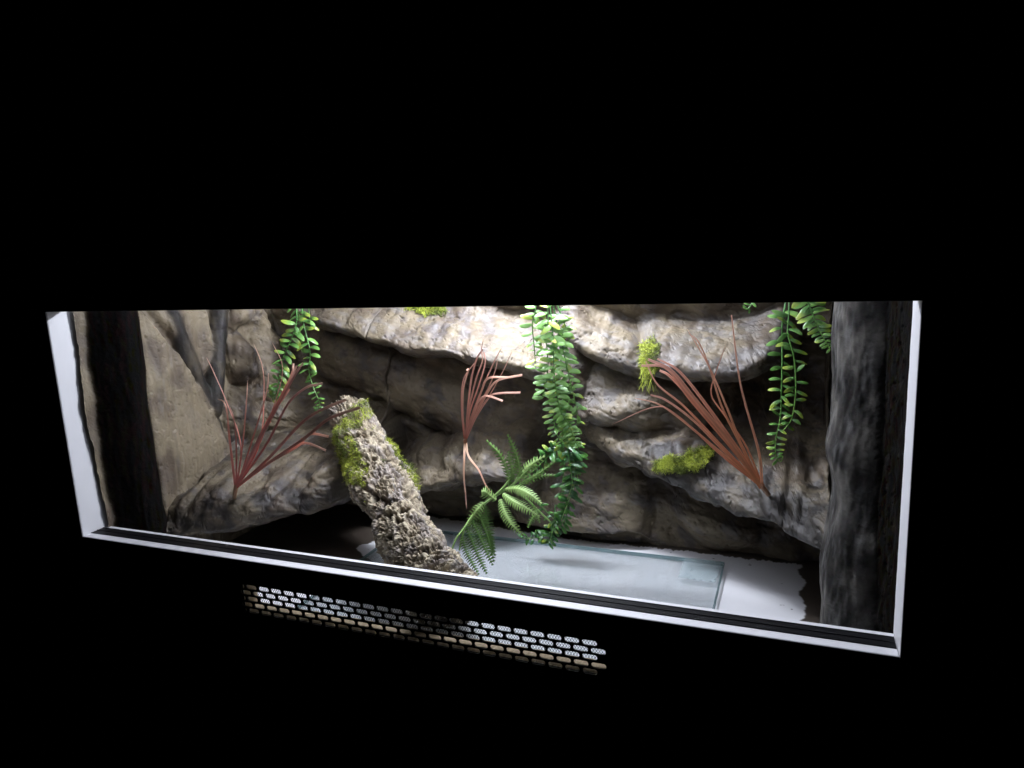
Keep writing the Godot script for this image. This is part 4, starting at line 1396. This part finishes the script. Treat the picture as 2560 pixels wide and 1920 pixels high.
func fern() -> void:
	var t := thing("cut_leaf_fern", "light green toothed fern plant standing on the floor right of the cork log", "artificial plant")
	var mid := Vector3(0.0267, 0.0303, -0.27)
	var stems := [
		[mid, Vector3(0.0042, 0.0127, -0.25), Vector3(-0.0084, -0.0097, -0.225), Vector3(-0.0173, -0.0247, -0.21), Vector3(-0.025, -0.0495, -0.2)],
		[mid, Vector3(0.0436, 0.0478, -0.28), Vector3(0.0503, 0.0612, -0.29), Vector3(0.0534, 0.0801, -0.295)],
		[mid, Vector3(0.0564, 0.0496, -0.29), Vector3(0.0741, 0.068, -0.3), Vector3(0.0852, 0.0793, -0.305)],
		[Vector3(-0.0084, -0.0097, -0.225), Vector3(-0.0123, -0.0283, -0.22), Vector3(-0.0178, -0.0492, -0.22)],
		[Vector3(0.0603, 0.0384, -0.3), Vector3(0.0723, 0.0154, -0.31), Vector3(0.0888, -0.0074, -0.32), Vector3(0.1055, -0.0288, -0.33)],
	]
	for s in stems:
		put(tube(smooth_path(s, 24), 0.0022, 0.0014, 8, Color(0.20, 0.33, 0.09), Color(0.22, 0.36, 0.10)), "stem", M.dull_leaf, t)
	var a := Color(0.075, 0.16, 0.03)
	var b := Color(0.15, 0.27, 0.06)
	var l := Color(0.24, 0.36, 0.11)
	var d := Color(0.055, 0.11, 0.018)
	var up := Vector3(0.3, 0.6, 0.75).normalized()
	var leaves := [
		[[Vector3(0.0482, 0.0465, -0.285), Vector3(0.0471, 0.0747, -0.285), Vector3(0.0364, 0.1034, -0.28), Vector3(0.0165, 0.1274, -0.275)], 0.017, 15, a, b],
		[[Vector3(0.0517, 0.0573, -0.29), Vector3(0.0609, 0.0806, -0.295), Vector3(0.0572, 0.1085, -0.295), Vector3(0.0489, 0.1348, -0.29)], 0.017, 15, a, b],
		[[Vector3(0.048, 0.0489, -0.29), Vector3(0.0548, 0.0697, -0.29), Vector3(0.0516, 0.0895, -0.29), Vector3(0.0511, 0.1069, -0.285)], 0.018, 11, a, b],
		[[Vector3(0.0564, 0.0496, -0.29), Vector3(0.0651, 0.0648, -0.295), Vector3(0.0644, 0.0849, -0.295), Vector3(0.0589, 0.1086, -0.295)], 0.014, 12, a, b],
		[[Vector3(0.0612, 0.0524, -0.295), Vector3(0.0743, 0.072, -0.3), Vector3(0.087, 0.0835, -0.305), Vector3(0.1069, 0.0954, -0.31)], 0.022, 12, b, l],
		[[Vector3(0.0627, 0.0476, -0.295), Vector3(0.0862, 0.0608, -0.3), Vector3(0.1053, 0.0728, -0.305), Vector3(0.1245, 0.0886, -0.31)], 0.012, 12, a, b],
		[[Vector3(0.0582, 0.0415, -0.295), Vector3(0.0776, 0.0521, -0.3), Vector3(0.1009, 0.062, -0.305), Vector3(0.1236, 0.0637, -0.31)], 0.013, 14, a, b],
		[[Vector3(0.0492, 0.0468, -0.27), Vector3(0.0782, 0.0543, -0.255), Vector3(0.1016, 0.0504, -0.245), Vector3(0.1224, 0.0386, -0.24)], 0.021, 16, b, l],
		[[Vector3(0.046, 0.0402, -0.265), Vector3(0.0696, 0.0348, -0.25), Vector3(0.0947, 0.0298, -0.24), Vector3(0.1203, 0.0187, -0.235)], 0.021, 17, b, l],
		[[Vector3(0.0405, 0.0301, -0.265), Vector3(0.0541, 0.0151, -0.25), Vector3(0.0695, 0.0006, -0.24), Vector3(0.0905, -0.0173, -0.235)], 0.021, 17, b, l],
		[[Vector3(0.0337, 0.0278, -0.265), Vector3(0.0246, 0.0368, -0.26), Vector3(0.0189, 0.0445, -0.255), Vector3(0.0122, 0.0439, -0.255)], 0.024, 8, b, l],
		[[Vector3(0.0151, 0.0216, -0.255), Vector3(0.0196, -0.0022, -0.255), Vector3(0.0251, -0.0323, -0.25), Vector3(0.0356, -0.0633, -0.245)], 0.022, 20, d, a],
		[[Vector3(0.0059, 0.0129, -0.25), Vector3(0.0176, -0.0108, -0.245), Vector3(0.0284, -0.0359, -0.24), Vector3(0.037, -0.0693, -0.235)], 0.022, 20, d, a],
		[[Vector3(-0.002, 0.0029, -0.24), Vector3(0.0107, -0.0197, -0.235), Vector3(0.0248, -0.0443, -0.23), Vector3(0.0395, -0.0702, -0.225)], 0.021, 20, d, a],
		[[Vector3(-0.0081, -0.0084, -0.23), Vector3(0.0044, -0.0325, -0.225), Vector3(0.0177, -0.057, -0.22), Vector3(0.0325, -0.0811, -0.215)], 0.020, 20, d, a],
		[[Vector3(-0.0109, -0.0201, -0.22), Vector3(-0.004, -0.0414, -0.215), Vector3(0.008, -0.0595, -0.21), Vector3(0.023, -0.0794, -0.205)], 0.017, 18, d, a],
		[[Vector3(0.0153, 0.0257, -0.255), Vector3(0.0083, 0.0166, -0.245), Vector3(-0.0003, 0.0031, -0.24), Vector3(-0.0056, -0.0117, -0.235)], 0.022, 10, b, l],
		[[Vector3(0.0804, 0.0079, -0.31), Vector3(0.0881, -0.0079, -0.31), Vector3(0.0925, -0.0241, -0.31)], 0.012, 9, a, b],
		[[Vector3(0.0888, -0.0066, -0.32), Vector3(0.0775, -0.0192, -0.315), Vector3(0.0702, -0.0348, -0.31)], 0.014, 9, a, b],
	]
	for f in leaves:
		put(toothed_leaf(f[0], f[1], f[2], f[3], f[4], up, 0.60 if f[3] == d else 0.50), "frond", M.dull_leaf, t)
